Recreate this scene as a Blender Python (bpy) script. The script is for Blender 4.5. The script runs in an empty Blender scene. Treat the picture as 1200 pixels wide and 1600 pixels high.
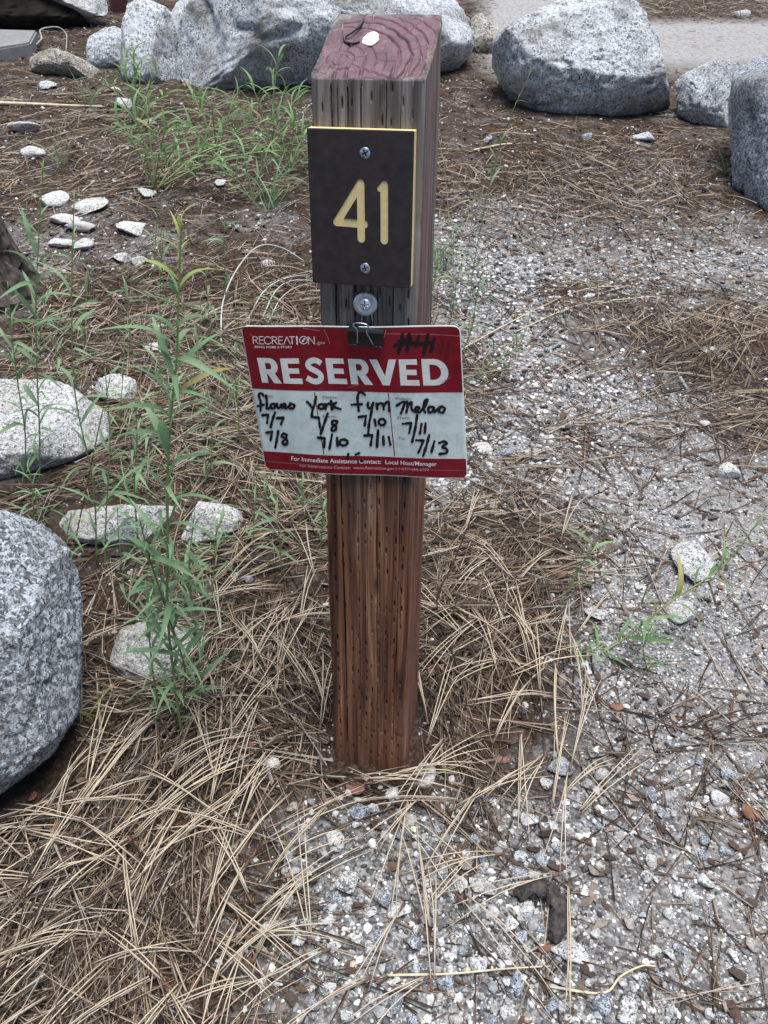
import bpy, bmesh, math, random
import numpy as np
from mathutils import Vector, Matrix, Euler, Quaternion

random.seed(7)
RS = np.random.RandomState(11)
scene = bpy.context.scene
COL = scene.collection

# ------------------------------------------------------------------ camera
FPX, PITCH, ROLL, LEAN = 1254.8, math.radians(31.24), math.radians(0.45), math.radians(5.0)
SLOPE = math.tan(math.radians(8.0))
MLEAN = Matrix.Rotation(-LEAN, 4, 'X')                    # the post leans a little away from the camera
CAMLOC = MLEAN @ Vector((0.0069, -0.7287, 0.7734))
cam_rot = Matrix.Rotation(math.pi / 2 - PITCH - LEAN, 3, 'X') @ Matrix.Rotation(ROLL, 3, 'Z')
cam_data = bpy.data.cameras.new('camera')
cam_data.sensor_fit = 'VERTICAL'
cam_data.sensor_height = 24.0
cam_data.lens = FPX / 1600 * 24.0
cam_data.clip_start = 0.01
cam_data.clip_end = 500
cam = bpy.data.objects.new('camera', cam_data)
COL.objects.link(cam)
cam.matrix_world = Matrix.Translation(CAMLOC) @ cam_rot.to_4x4()
scene.camera = cam

# ------------------------------------------------------------------ sky, sun, exposure (open shade, soft light from above)
world = bpy.data.worlds.new('World')
scene.world = world
world.use_nodes = True
wn = world.node_tree
bg = wn.nodes['Background']
sky = wn.nodes.new('ShaderNodeTexSky')
sky.sky_type = 'NISHITA'
sky.sun_disc = False
sky.sun_elevation = math.radians(58)
sky.sun_rotation = math.radians(-20)
sky.air_density = 0.8
sky.dust_density = 1.8
sky.ozone_density = 0.8
wn.links.new(sky.outputs[0], bg.inputs[0])
bg.inputs[1].default_value = 0.085
sun_d = bpy.data.lights.new('sun', 'SUN')
sun_d.energy = 2.7
sun_d.angle = math.radians(36)
sun_d.color = (1.0, 0.985, 0.965)
sun = bpy.data.objects.new('sun', sun_d)
COL.objects.link(sun)
sun.rotation_euler = (math.radians(6), math.radians(7), 0)   # from high above
scene.view_settings.view_transform = 'Standard'
scene.view_settings.look = 'None'
scene.view_settings.exposure = 1.14
scene.view_settings.gamma = 1.0
scene.cycles.max_bounces = 4
scene.cycles.diffuse_bounces = 2
scene.cycles.glossy_bounces = 2
scene.cycles.transmission_bounces = 2

# ------------------------------------------------------------------ small helpers
def _hash(ix, iy, iz, seed):
    h = (ix * 374761393 + iy * 668265263 + iz * 2147483647 + seed * 1274126177) & 0xFFFFFFFF
    h = ((h ^ (h >> 13)) * 1274126177) & 0xFFFFFFFF
    h = (h ^ (h >> 16)) & 0xFFFF
    return h / 65535.0

def vnoise(p, scale=1.0, seed=0):
    """value noise in -1..1 at the rows of p"""
    q = np.asarray(p, float) * scale
    i = np.floor(q).astype(np.int64)
    f = q - i
    f = f * f * (3 - 2 * f)
    out = 0
    for dx in (0, 1):
        wx = f[:, 0] if dx else 1 - f[:, 0]
        for dy in (0, 1):
            wy = f[:, 1] if dy else 1 - f[:, 1]
            for dz in (0, 1):
                wz = f[:, 2] if dz else 1 - f[:, 2]
                out = out + wx * wy * wz * _hash(i[:, 0] + dx, i[:, 1] + dy, i[:, 2] + dz, seed)
    return out * 2 - 1

def fnoise(p, scale, seed=0, octs=4, gain=0.5):
    a, t = 1.0, 0
    for o in range(octs):
        t = t + a * vnoise(p, scale * 2 ** o, seed + o * 17)
        a *= gain
    return t

def gz(x, y):
    """height of the ground"""
    x = np.asarray(x, float); y = np.asarray(y, float)
    shp = np.broadcast(x, y).shape
    x = np.broadcast_to(x, shp).ravel(); y = np.broadcast_to(y, shp).ravel()
    yy = np.where(y > 3.4, 3.4 + 1.2 * (1 - np.exp(-(np.maximum(y, 3.4) - 3.4) / 1.2)), y)
    yy = np.where(yy < -4, -4 - (1 - np.exp((np.minimum(yy, -4) + 4))), yy)
    p = np.stack([x, y, np.zeros_like(x)], 1)
    w = np.clip((np.hypot(x, y) - 0.03) / 0.3, 0, 1)
    near = np.exp(-(np.hypot(x, y - 1) / 8) ** 2)
    n = 0.022 * vnoise(p, 2.1, 3) * w * near + 0.005 * vnoise(p, 9, 5) * near + 0.0022 * vnoise(p, 31, 6) * near + 0.5 * vnoise(p, .06, 9) * (1 - near)
    return (SLOPE * yy + n).reshape(shp)

def gz1(x, y):
    return float(gz(np.array([x]), np.array([y]))[0])

def pray(px, py):
    d = cam_rot @ Vector(((px - 600) / FPX, -(py - 800) / FPX, -1.0))
    return d                                             # scaled so that t is the depth along the axis

def pground(px, py):
    """where the ray through a photo pixel meets the ground: point and depth"""
    d = pray(px, py)
    den = d.z - SLOPE * d.y
    t = (SLOPE * CAMLOC.y - CAMLOC.z) / den if den < -.02 else 12.0
    t = min(max(t, .3), 12.0)
    for _ in range(7):
        q = CAMLOC + d * t
        t = min(max(t + (q.z - gz1(q.x, q.y)) / max(SLOPE * d.y - d.z, .05), .3), 14.0)
    return CAMLOC + d * t, t

CR = np.array(cam_rot)
def to_px(P):
    """photo pixel of world points (used to lay out zones of litter and gravel as the photo shows them)"""
    v = (np.asarray(P) - np.array(CAMLOC)) @ CR
    w = np.maximum(-v[:, 2], 0.05)
    return 600 + FPX * v[:, 0] / w, 800 - FPX * v[:, 1] / w, w

def mesh_np(name, verts, faces, smooth=False):
    """verts (n,3); faces: list of (m,k) int arrays"""
    me = bpy.data.meshes.new(name)
    verts = np.asarray(verts, np.float32)
    faces = [np.asarray(f, np.int32) for f in faces if len(f)]
    me.vertices.add(len(verts)); me.vertices.foreach_set('co', verts.ravel())
    nl = sum(f.size for f in faces); nf = sum(len(f) for f in faces)
    me.loops.add(nl); me.loops.foreach_set('vertex_index', np.concatenate([f.ravel() for f in faces]))
    me.polygons.add(nf)
    tot = np.concatenate([np.full(len(f), f.shape[1], np.int32) for f in faces])
    st = np.concatenate([[0], np.cumsum(tot)[:-1]]).astype(np.int32)
    me.polygons.foreach_set('loop_start', st)
    me.polygons.foreach_set('use_smooth', np.full(nf, smooth, bool))
    me.update(calc_edges=True)
    me.validate()
    return me

def link(name, me, mat=None, parent=None, **props):
    o = bpy.data.objects.new(name, me)
    COL.objects.link(o)
    if mat is not None and me is not None and len(me.materials) == 0:
        me.materials.append(mat)
    if parent is not None:
        o.parent = parent
    for k, v in props.items():
        o[k] = v
    return o

def tag(o, label, cat, group=None):
    o['label'] = label; o['category'] = cat
    if group: o['group'] = group
    return o

def empty(name, loc=(0, 0, 0), label=None, cat=None, group=None):
    o = bpy.data.objects.new(name, None)
    o.empty_display_size = 0.02
    COL.objects.link(o); o.location = loc
    if label: tag(o, label, cat, group)
    return o

def tube_np(paths, radii, k=3, taper=None):
    """paths (N,n,3), radii (N,) -> verts, quads"""
    paths = np.asarray(paths, float); N, n, _ = paths.shape
    t = np.gradient(paths, axis=1); t /= np.linalg.norm(t, axis=2, keepdims=True) + 1e-12
    up = np.zeros_like(t); up[..., 2] = 1
    bad = np.abs(t[..., 2]) > .95
    up[bad] = (0, 1, 0)
    s = np.cross(t, up); s /= np.linalg.norm(s, axis=2, keepdims=True) + 1e-12
    u = np.cross(s, t)
    r = np.asarray(radii, float).reshape(N, -1)
    r = np.broadcast_to(r, (N, n)).copy()
    if taper is not None: r = r * np.asarray(taper)[None]
    V = np.zeros((N, n, k, 3))
    for j in range(k):
        a = 2 * math.pi * j / k + math.pi / 2
        V[:, :, j] = paths + r[..., None] * (math.cos(a) * s + math.sin(a) * u)
    idx = np.arange(N * n * k).reshape(N, n, k)
    q = np.stack([idx[:, :-1, :], np.roll(idx, -1, 2)[:, :-1, :], np.roll(idx, -1, 2)[:, 1:, :], idx[:, 1:, :]], -1).reshape(-1, 4)
    caps = [idx[:, 0, ::-1], idx[:, -1, :]] if k > 2 else []
    return V.reshape(-1, 3), [q] + caps

def smooth_path(pts, n):
    """Catmull-Rom through pts, n samples"""
    P = np.asarray(pts, float)
    P = np.vstack([2 * P[0] - P[1], P, 2 * P[-1] - P[-2]])
    m = len(P) - 3
    out = []
    for x in np.linspace(0, m - 1e-6, n):
        i = int(x); f = x - i
        a, b, c, d = P[i:i + 4]
        out.append(.5 * (2 * b + (c - a) * f + (2 * a - 5 * b + 4 * c - d) * f * f + (3 * b - a - 3 * c + d) * f ** 3))
    return np.array(out)

# ------------------------------------------------------------------ materials
def mat_new(name, rough=0.8, spec=0.3):
    m = bpy.data.materials.new(name); m.use_nodes = True
    nt = m.node_tree; b = nt.nodes['Principled BSDF']
    b.inputs['Roughness'].default_value = rough
    b.inputs['Specular IOR Level'].default_value = spec
    return m, nt, b

def N(nt, typ, **kw):
    n = nt.nodes.new(typ)
    for k, v in kw.items():
        if k.startswith('i_'):
            key = k[2:]
            n.inputs[int(key) if key.isdigit() else key.replace('_', ' ')].default_value = v
        else:
            setattr(n, k, v)
    return n

def ramp(nt, src, stops, interp='LINEAR'):
    r = nt.nodes.new('ShaderNodeValToRGB'); r.color_ramp.interpolation = interp
    e = r.color_ramp.elements
    while len(e) < len(stops): e.new(0.5)
    for el, (p, c) in zip(e, stops):
        el.position = p
        el.color = (c, c, c, 1) if isinstance(c, (int, float)) else (*c, 1)
    nt.links.new(src, r.inputs[0])
    return r.outputs[0]

def mix(nt, fac, a, b, blend='MIX'):
    n = nt.nodes.new('ShaderNodeMix'); n.data_type = 'RGBA'; n.blend_type = blend
    for i, v in ((0, fac), (6, a), (7, b)):
        if isinstance(v, bpy.types.NodeSocket): nt.links.new(v, n.inputs[i])
        elif isinstance(v, (int, float)) and i == 0: n.inputs[0].default_value = v
        else: n.inputs[i].default_value = (*v, 1) if not isinstance(v, (int, float)) else (v, v, v, 1)
    return n.outputs[2]

def coords(nt, kind='Object', scale=None):
    t = nt.nodes.new('ShaderNodeTexCoord'); o = t.outputs[kind]
    if scale is not None:
        m = nt.nodes.new('ShaderNodeMapping'); m.inputs['Scale'].default_value = scale
        nt.links.new(o, m.inputs[0]); o = m.outputs[0]
    return o

def noise(nt, vec, scale, detail=4, rough=.55, dist=0.0):
    n = nt.nodes.new('ShaderNodeTexNoise'); n.inputs['Scale'].default_value = scale
    n.inputs['Detail'].default_value = detail; n.inputs['Roughness'].default_value = rough
    n.inputs['Distortion'].default_value = dist
    nt.links.new(vec, n.inputs['Vector'])
    return n.outputs['Fac']

def voro(nt, vec, scale, feature='F1', out='Distance', rnd=1.0):
    n = nt.nodes.new('ShaderNodeTexVoronoi'); n.feature = feature
    n.inputs['Scale'].default_value = scale; n.inputs['Randomness'].default_value = rnd
    nt.links.new(vec, n.inputs['Vector'])
    return n.outputs[out]

def bump(nt, b, h, strength, dist, prev=None):
    n = nt.nodes.new('ShaderNodeBump'); n.inputs['Strength'].default_value = strength
    n.inputs['Distance'].default_value = dist
    nt.links.new(h, n.inputs['Height'])
    if prev is not None: nt.links.new(prev, n.inputs['Normal'])
    nt.links.new(n.outputs[0], b.inputs['Normal'])
    return n.outputs[0]

def plain(name, col, rough=.6, spec=.4, metal=0.0, var=0.0, vscale=60):
    m, nt, b = mat_new(name, rough, spec)
    b.inputs['Metallic'].default_value = metal
    if var:
        n = noise(nt, coords(nt), vscale, 5)
        c = ramp(nt, n, [(.3, tuple(x * (1 - var) for x in col)), (.7, tuple(min(1, x * (1 + var)) for x in col))])
        nt.links.new(c, b.inputs['Base Color'])
    else:
        b.inputs['Base Color'].default_value = (*col, 1)
    return m

def granite(name, grain=190, dark=.35, tint=(1, 1, 1), stain=0.5, stain_col=(.20, .16, .11), lum=1.0):
    m, nt, b = mat_new(name, .85, .25)
    pos = nt.nodes.new('ShaderNodeNewGeometry').outputs['Position']
    w = nt.nodes.new('ShaderNodeTexNoise'); w.inputs['Scale'].default_value = grain * .5
    nt.links.new(pos, w.inputs['Vector'])
    add = N(nt, 'ShaderNodeMixRGB', blend_type='LINEAR_LIGHT'); add.inputs[0].default_value = .011
    nt.links.new(pos, add.inputs[1]); nt.links.new(w.outputs['Color'], add.inputs[2])
    cell = voro(nt, add.outputs[0], grain, out='Color')
    sep = nt.nodes.new('ShaderNodeSeparateColor'); nt.links.new(cell, sep.inputs[0])
    big = noise(nt, pos, 7, 4)
    mth = N(nt, 'ShaderNodeMath', operation='MULTIPLY_ADD'); mth.inputs[1].default_value = .55; mth.inputs[2].default_value = -.27
    nt.links.new(big, mth.inputs[0])
    ad2 = N(nt, 'ShaderNodeMath', operation='ADD'); nt.links.new(mth.outputs[0], ad2.inputs[0]); nt.links.new(sep.outputs[0], ad2.inputs[1])
    t = tuple(lum * x for x in tint)
    sc = lambda k: tuple(k * x for x in t)
    c1 = ramp(nt, ad2.outputs[0], [(.0, sc(.03)), (dark * .6, sc(.05)), (dark, sc(.24)), (dark + .14, sc(.52)), (dark + .34, sc(.78)), (1, sc(.86))])
    cell2 = voro(nt, pos, grain * 2.7, out='Color')
    sep2 = nt.nodes.new('ShaderNodeSeparateColor'); nt.links.new(cell2, sep2.inputs[0])
    c2 = ramp(nt, sep2.outputs[1], [(0, sc(.04)), (.22, sc(.16)), (.42, sc(.52)), (1, sc(.82))])
    c = mix(nt, .32, c1, c2)
    st = noise(nt, pos, 5.5, 6, .65, .6)
    sf = ramp(nt, st, [(.46, 0.0), (.66, stain)])
    c = mix(nt, sf, c, stain_col)
    lich = noise(nt, pos, 26, 5, .6)
    lf = ramp(nt, lich, [(.62, 0.0), (.7, .45)])
    c = mix(nt, lf, c, (.13 * lum, .125 * lum, .115 * lum))
    nt.links.new(c, b.inputs['Base Color'])
    h1 = noise(nt, pos, 48, 6, .75); n1 = bump(nt, b, h1, .9, .016)
    bump(nt, b, sep2.outputs[1], .35, .0025, n1)
    return m

def island_mat(name, stops, rough=.85, spec=.2, tex=0.25, tscale=300, translucent=0.0):
    m, nt, b = mat_new(name, rough, spec)
    g = nt.nodes.new('ShaderNodeNewGeometry')
    c = ramp(nt, g.outputs['Random Per Island'], stops)
    n = noise(nt, g.outputs['Position'], tscale, 3)
    k = ramp(nt, n, [(.3, 1 - tex), (.7, 1 + tex)])
    c = mix(nt, 1.0, c, k, 'MULTIPLY')
    nt.links.new(c, b.inputs['Base Color'])
    return m, nt, b, g

M = {}
M['granite_pale'] = granite('granite_pale', 300, .24, (1, 1, .98), .5, (.23, .195, .145), .92)
M['granite_blue'] = granite('granite_blue', 260, .30, (.95, 1.0, 1.05), .35, (.14, .13, .11))
M['granite_dark'] = granite('granite_dark', 225, .49, (.92, 1.0, 1.08), .5, (.11, .10, .085), .84)
M['granite_far'] = granite('granite_far', 210, .20, (.96, 1.0, 1.04), .8, (.15, .135, .11), .97)
M['granite_brown'] = granite('granite_brown', 200, .28, (1.05, 1.0, .9), .8, (.17, .13, .085), .8)
M['granite_umber'] = granite('granite_umber', 200, .42, (1.06, 1.0, .92), .8, (.08, .066, .05), .5)
M['quartz'] = granite('quartz', 300, .10, (1.0, 1.0, .97), .5, (.34, .295, .23), 1.0)
M['slate'] = granite('slate', 420, .42, (.9, .98, 1.08), .2, (.16, .15, .14), .8)
M['gravel'], nt_, b_, g_ = island_mat('gravel', [(0, (.04, .037, .036)), (.18, (.11, .105, .103)), (.38, (.22, .22, .225)), (.6, (.38, .378, .37)), (.8, (.55, .55, .54)), (.95, (.72, .725, .715)), (1, (.36, .27, .20))], .85, .25, .3, 260)
M['needles'], nt_, b_, g_ = island_mat('needles', [(0, (.03, .021, .016)), (.35, (.075, .054, .040)), (.55, (.17, .125, .09)), (.75, (.37, .285, .20)), (.92, (.60, .50, .38)), (1, (.36, .35, .34))], .6, .35, .12, 90)
M['needles_grey'], nt_, b_, g_ = island_mat('needles_grey', [(0, (.02, .015, .012)), (.35, (.065, .042, .028)), (.7, (.18, .115, .072)), (1, (.36, .28, .20))], .7, .25, .15, 90)
M['needle_gold'], nt_, b_, g_ = island_mat('needle_gold', [(0, (.36, .285, .195)), (1, (.62, .53, .40))], .55, .4, .1, 60)
M['bark_bits'], nt_, b_, g_ = island_mat('bark_bits', [(0, (.035, .025, .02)), (.5, (.075, .052, .04)), (.8, (.12, .082, .062)), (1, (.24, .205, .17))], .85, .2, .3, 200)
M['scale_red'] = plain('scale_red', (.17, .08, .05), .6, .35, 0, .35, 150)
M['bark'] = plain('bark', (.075, .062, .056), .9, .15, 0, .6, 55)
M['hollow'] = plain('hollow', (.022, .018, .016), .95, .1, 0, .5, 30)  # shade of the hollow under the slab, put into the colour
M['char'] = plain('char', (.055, .047, .043), .9, .2, 0, .7, 160)
M['straw'] = plain('straw', (.52, .44, .30), .6, .35, 0, .25, 60)
M['straw_white'] = plain('straw_white', (.44, .46, .42), .55, .4, 0, .2, 60)
M['root_grey'] = plain('root_grey', (.30, .28, .25), .8, .2, 0, .3, 60)
M['twig'] = plain('twig', (.13, .075, .05), .75, .25, 0, .3, 60)
M['concrete'] = plain('concrete', (.19, .195, .195), .85, .25, 0, .15, 40)
M['steel_brown'] = plain('steel_brown', (.07, .018, .02), .5, .4)

def leaf_mat(name, c0, c1):
    m, nt, b = mat_new(name, .55, .35)
    oi = nt.nodes.new('ShaderNodeObjectInfo')
    c = ramp(nt, oi.outputs['Random'], [(0, c0), (.975, c1), (.985, tuple(.5 * (a + q) for a, q in zip(c1, (.42, .36, .12)))), (1, (.40, .33, .12))])
    n = noise(nt, coords(nt, 'Object'), 90, 3)
    c = mix(nt, 1.0, c, ramp(nt, n, [(.3, .8), (.7, 1.15)]), 'MULTIPLY')
    nt.links.new(c, b.inputs['Base Color'])
    tr = nt.nodes.new('ShaderNodeBsdfTranslucent'); nt.links.new(c, tr.inputs[0])
    ms = nt.nodes.new('ShaderNodeMixShader'); ms.inputs[0].default_value = .38
    out = nt.nodes['Material Output']
    nt.links.new(b.outputs[0], ms.inputs[1]); nt.links.new(tr.outputs[0], ms.inputs[2]); nt.links.new(ms.outputs[0], out.inputs[0])
    return m
M['leaf_sage'] = leaf_mat('leaf_sage', (.12, .22, .11), (.25, .39, .20))
M['leaf_green'] = leaf_mat('leaf_green', (.11, .215, .085), (.25, .39, .165))
M['leaf_yellow'] = leaf_mat('leaf_yellow', (.26, .36, .10), (.36, .42, .14))
M['stem'] = plain('stem', (.20, .25, .09), .6, .3, 0, .3, 80)
M['stem_brown'] = plain('stem_brown', (.16, .10, .06), .7, .3, 0, .3, 80)

# ------------------------------------------------------------------ zones of litter and gravel, as laid out in the photo
NEED = [(90, 1430, 320, 300, 1.0), (330, 1080, 250, 150, .9), (300, 720, 330, 200, .8), (330, 480, 300, 120, .7), (770, 930, 135, 180, .9),
        (735, 1240, 75, 100, .65), (560, 1225, 170, 30, .7), (500, 1150, 60, 120, .9), (680, 1130, 50, 110, .8), (1140, 540, 130, 90, .75), (930, 300, 300, 90, .75), (180, 250, 350, 110, .55),
        (1010, 1130, 190, 60, .25), (700, 640, 90, 90, .6), (1170, 1290, 90, 120, .25), (860, 1480, 200, 60, .22), (980, 470, 160, 60, .45), (1010, 680, 190, 50, .35), (1160, 680, 60, 50, .5)]
GRAV = [(700, 1450, 380, 220, 1.0), (1080, 1400, 260, 320, 1.0), (1080, 1000, 210, 300, 1.0), (900, 700, 270, 160, 1.0), (820, 430, 200, 120, .9), (1050, 420, 190, 100, .8),
        (600, 1330, 160, 120, .8), (140, 380, 190, 60, .45), (1130, 800, 150, 200, .7), (500, 1400, 120, 250, .55), (720, 820, 60, 60, .5), (1010, 280, 130, 50, .35), (300, 330, 300, 60, .25)]
def zone(L, P):
    x, y, _ = to_px(P)
    x = np.clip(x, -60, 1260); y = np.clip(y, -40, 1680)
    d = np.zeros(len(x))
    for cx, cy, rx, ry, w in L:
        d = np.maximum(d, w * np.exp(-(((x - cx) / rx) ** 2 + ((y - cy) / ry) ** 2) ** 1.4 * .9))
    d = d * (1 + .5 * vnoise(P, 7, 40 + len(L))) + .12 * vnoise(P, 18, 60)
    return np.clip(d, 0, 1), x, y
def z_need(P):
    d, x, y = zone(NEED, P)
    d = np.maximum(d, .10)
    path = np.clip((x - 740) / 40, 0, 1) * np.clip((125 - y) / 30, 0, 1)
    path = path * (1 - np.clip((x - 960) / 60, 0, 1) * np.clip((40 - y) / 15, 0, 1))
    return np.maximum(d, .45 * np.clip((x - 960) / 60, 0, 1) * np.clip((40 - y) / 15, 0, 1)) * (1 - .985 * path)
def z_grav(P):
    d, x, y = zone(GRAV, P)
    return np.maximum(d, .14) * (1 - .93 * np.clip((x - 740) / 40, 0, 1) * np.clip((125 - y) / 30, 0, 1))
DUST = [(1150, 980, 120, 300, .8), (1180, 1400, 110, 260, .7), (1090, 880, 80, 60, .9), (930, 720, 160, 110, .45), (1040, 1430, 120, 90, .4), (1010, 430, 200, 70, .35), (840, 560, 90, 70, .5)]
def z_dust(P):
    return zone(DUST, P)[0] * .8
def z_path(P):
    x, y, _ = to_px(P)
    return np.clip((x - 735) / 40, 0, 1) * np.clip((130 - y) / 40, 0, 1) * (1 - .9 * np.clip((x - 960) / 60, 0, 1) * np.clip((40 - y) / 15, 0, 1))

# ------------------------------------------------------------------ ground
def axis(lo, hi, dlo, dhi, step, grow=1.18):
    a = list(np.arange(dlo, dhi, step))
    s = step; v = a[-1]
    while v < hi:
        s *= grow; v += s; a.append(v)
    s = step; v = a[0]
    while v > lo:
        s *= grow; v -= s; a.insert(0, v)
    return np.array(a)
gx = axis(-90, 90, -1.5, 1.6, .014); gy = axis(-60, 120, -.5, 4.2, .016)
X, Y = np.meshgrid(gx, gy)
Z = gz(X, Y)
GV = np.stack([X.ravel(), Y.ravel(), Z.ravel()], 1)
ii = np.arange(len(GV)).reshape(X.shape)
gq = np.stack([ii[:-1, :-1], ii[:-1, 1:], ii[1:, 1:], ii[1:, :-1]], -1).reshape(-1, 4)
gme = mesh_np('ground', GV, [gq], True)
at = gme.color_attributes.new('soil_zones', 'FLOAT_COLOR', 'POINT')
colr = np.ones((len(GV), 4), np.float32)
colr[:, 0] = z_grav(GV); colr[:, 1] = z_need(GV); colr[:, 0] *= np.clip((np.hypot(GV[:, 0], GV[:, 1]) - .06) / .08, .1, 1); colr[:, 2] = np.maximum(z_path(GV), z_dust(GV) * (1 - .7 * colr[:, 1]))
at.data.foreach_set('color', colr.ravel())
m, nt, b = mat_new('soil', .95, .15)
vc = N(nt, 'ShaderNodeVertexColor', layer_name='soil_zones')
sp = nt.nodes.new('ShaderNodeSeparateColor'); nt.links.new(vc.outputs[0], sp.inputs[0])
pos = nt.nodes.new('ShaderNodeNewGeometry').outputs['Position']
v1 = voro(nt, pos, 330, out='Color'); s1 = nt.nodes.new('ShaderNodeSeparateColor'); nt.links.new(v1, s1.inputs[0])
v2 = voro(nt, pos, 140, out='Color'); s2 = nt.nodes.new('ShaderNodeSeparateColor'); nt.links.new(v2, s2.inputs[0])
sand = ramp(nt, s1.outputs[0], [(0, (.035, .032, .031)), (.3, (.14, .137, .135)), (.6, (.31, .305, .30)), (.85, (.50, .495, .485)), (1, (.70, .69, .67))])
grit = ramp(nt, s2.outputs[0], [(0, (.028, .025, .023)), (.3, (.10, .095, .09)), (.7, (.29, .285, .28)), (1, (.60, .59, .575))])
sand = mix(nt, .45, sand, grit)
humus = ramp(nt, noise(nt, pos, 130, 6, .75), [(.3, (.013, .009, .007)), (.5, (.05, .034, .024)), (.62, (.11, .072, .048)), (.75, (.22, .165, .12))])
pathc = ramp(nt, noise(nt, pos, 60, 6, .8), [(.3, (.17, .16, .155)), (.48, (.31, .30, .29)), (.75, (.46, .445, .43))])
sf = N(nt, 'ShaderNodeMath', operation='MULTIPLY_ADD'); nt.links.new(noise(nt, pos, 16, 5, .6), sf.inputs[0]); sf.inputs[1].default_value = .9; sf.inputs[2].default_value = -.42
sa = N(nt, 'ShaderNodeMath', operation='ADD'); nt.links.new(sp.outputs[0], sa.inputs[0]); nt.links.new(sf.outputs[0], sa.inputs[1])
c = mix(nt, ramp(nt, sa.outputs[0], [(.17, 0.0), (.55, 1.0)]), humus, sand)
nf = N(nt, 'ShaderNodeMath', operation='MULTIPLY'); nt.links.new(sp.outputs[1], nf.inputs[0]); nf.inputs[1].default_value = .72
c = mix(nt, nf.outputs[0], c, humus)
c = mix(nt, sp.outputs[2], c, pathc)
nt.links.new(c, b.inputs['Base Color'])
n1 = bump(nt, b, noise(nt, pos, 260, 5, .75), .9, .006)
bump(nt, b, s2.outputs[1], .5, .003, n1)
M['soil'] = m
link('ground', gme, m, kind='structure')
#PART2
# ------------------------------------------------------------------ the site post
W = 0.089; HW = W / 2; PH = 0.7385; RISE = 0.0423
MP = MLEAN @ Matrix.Rotation(math.radians(-10.83), 4, 'Z')
MPI = MP.inverted(); MPR = MPI.to_3x3()
CL = MPI @ CAMLOC
def pplane(px, py, y0):
    """point on the plane y = y0 of the post's frame"""
    d = MPR @ pray(px, py)
    t = (y0 - CL.y) / d.y
    return CL + d * t
def ptop(px, py, h=0.0):
    d = MPR @ pray(px, py)
    k = RISE / W
    t = (PH + k * (CL.y + HW) + h - CL.z) / (d.z - k * d.y)
    return CL + d * t

def wood_mat(name, painted=False):
    m, nt, b = mat_new(name, .75, .25)
    oc = coords(nt, 'Object')
    st = coords(nt, 'Object', (85, 85, 3.4))
    fine = coords(nt, 'Object', (420, 420, 9))
    g1 = noise(nt, st, 1, 6, .65, 1.1); g2 = noise(nt, fine, 1, 3, .6)
    brown = ramp(nt, g1, [(.32, (.024, .010, .007)), (.43, (.095, .038, .021)), (.56, (.185, .083, .045)), (.7, (.33, .185, .105))])
    grey = ramp(nt, g1, [(.3, (.035, .029, .027)), (.44, (.12, .104, .093)), (.58, (.22, .198, .18)), (.75, (.36, .335, .31))])
    sx = nt.nodes.new('ShaderNodeSeparateXYZ'); nt.links.new(oc, sx.inputs[0])
    hz = N(nt, 'ShaderNodeMapRange'); nt.links.new(sx.outputs[2], hz.inputs[0])
    hz.inputs[1].default_value = .33; hz.inputs[2].default_value = .62
    wn_ = noise(nt, coords(nt, 'Object', (28, 28, 6)), 1, 4)
    a = N(nt, 'ShaderNodeMath', operation='MULTIPLY_ADD'); nt.links.new(wn_, a.inputs[0]); a.inputs[1].default_value = .9; a.inputs[2].default_value = -.42
    s = N(nt, 'ShaderNodeMath', operation='ADD'); nt.links.new(a.outputs[0], s.inputs[0]); nt.links.new(hz.outputs[0], s.inputs[1])
    c = mix(nt, ramp(nt, s.outputs[0], [(.1, 0.0), (.95, 1.0)]), brown, grey)
    # left-over red stain on the right-hand side of the post
    side = N(nt, 'ShaderNodeMapRange'); nt.links.new(sx.outputs[0], side.inputs[0])
    side.inputs[1].default_value = HW - .003; side.inputs[2].default_value = HW - .0005
    red = ramp(nt, noise(nt, coords(nt, 'Object', (60, 60, 5)), 1, 5, .6), [(.42, 0.0), (.62, .7)])
    rf = N(nt, 'ShaderNodeMath', operation='MULTIPLY'); nt.links.new(side.outputs[0], rf.inputs[0]); nt.links.new(red, rf.inputs[1])
    c = mix(nt, rf.outputs[0], c, (.17, .072, .062))
    # darker damp and tan streaks, scuffs
    tan = ramp(nt, noise(nt, coords(nt, 'Object', (70, 70, 14)), 1, 5, .7), [(.6, 0.0), (.74, .5)])
    c = mix(nt, tan, c, (.23, .14, .075))
    c = mix(nt, 1.0, c, ramp(nt, g2, [(.25, .62), (.7, 1.2)]), 'MULTIPLY')
    nt.links.new(c, b.inputs['Base Color'])
    n1 = bump(nt, b, g1, .8, .0022)
    bump(nt, b, g2, .4, .0006, n1)
    return m
M['wood'] = wood_mat('weathered_wood')
m, nt, b = mat_new('maroon_paint', .6, .35)
oc = coords(nt)
pn = noise(nt, oc, 190, 6, .7); pn2 = noise(nt, oc, 45, 5, .65)
c = ramp(nt, pn2, [(.3, (.075, .036, .047)), (.55, (.125, .064, .078)), (.75, (.19, .115, .13))])
c = mix(nt, ramp(nt, pn, [(.58, 0.0), (.7, .55)]), c, (.22, .19, .19))
nt.links.new(c, b.inputs['Base Color']); bump(nt, b, pn, .5, .001)
M['maroon'] = m

post = empty('site_post', (0, 0, 0), 'weathered brown timber post with slanted maroon top and number plate 41', 'post')
post.matrix_world = MP

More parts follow.
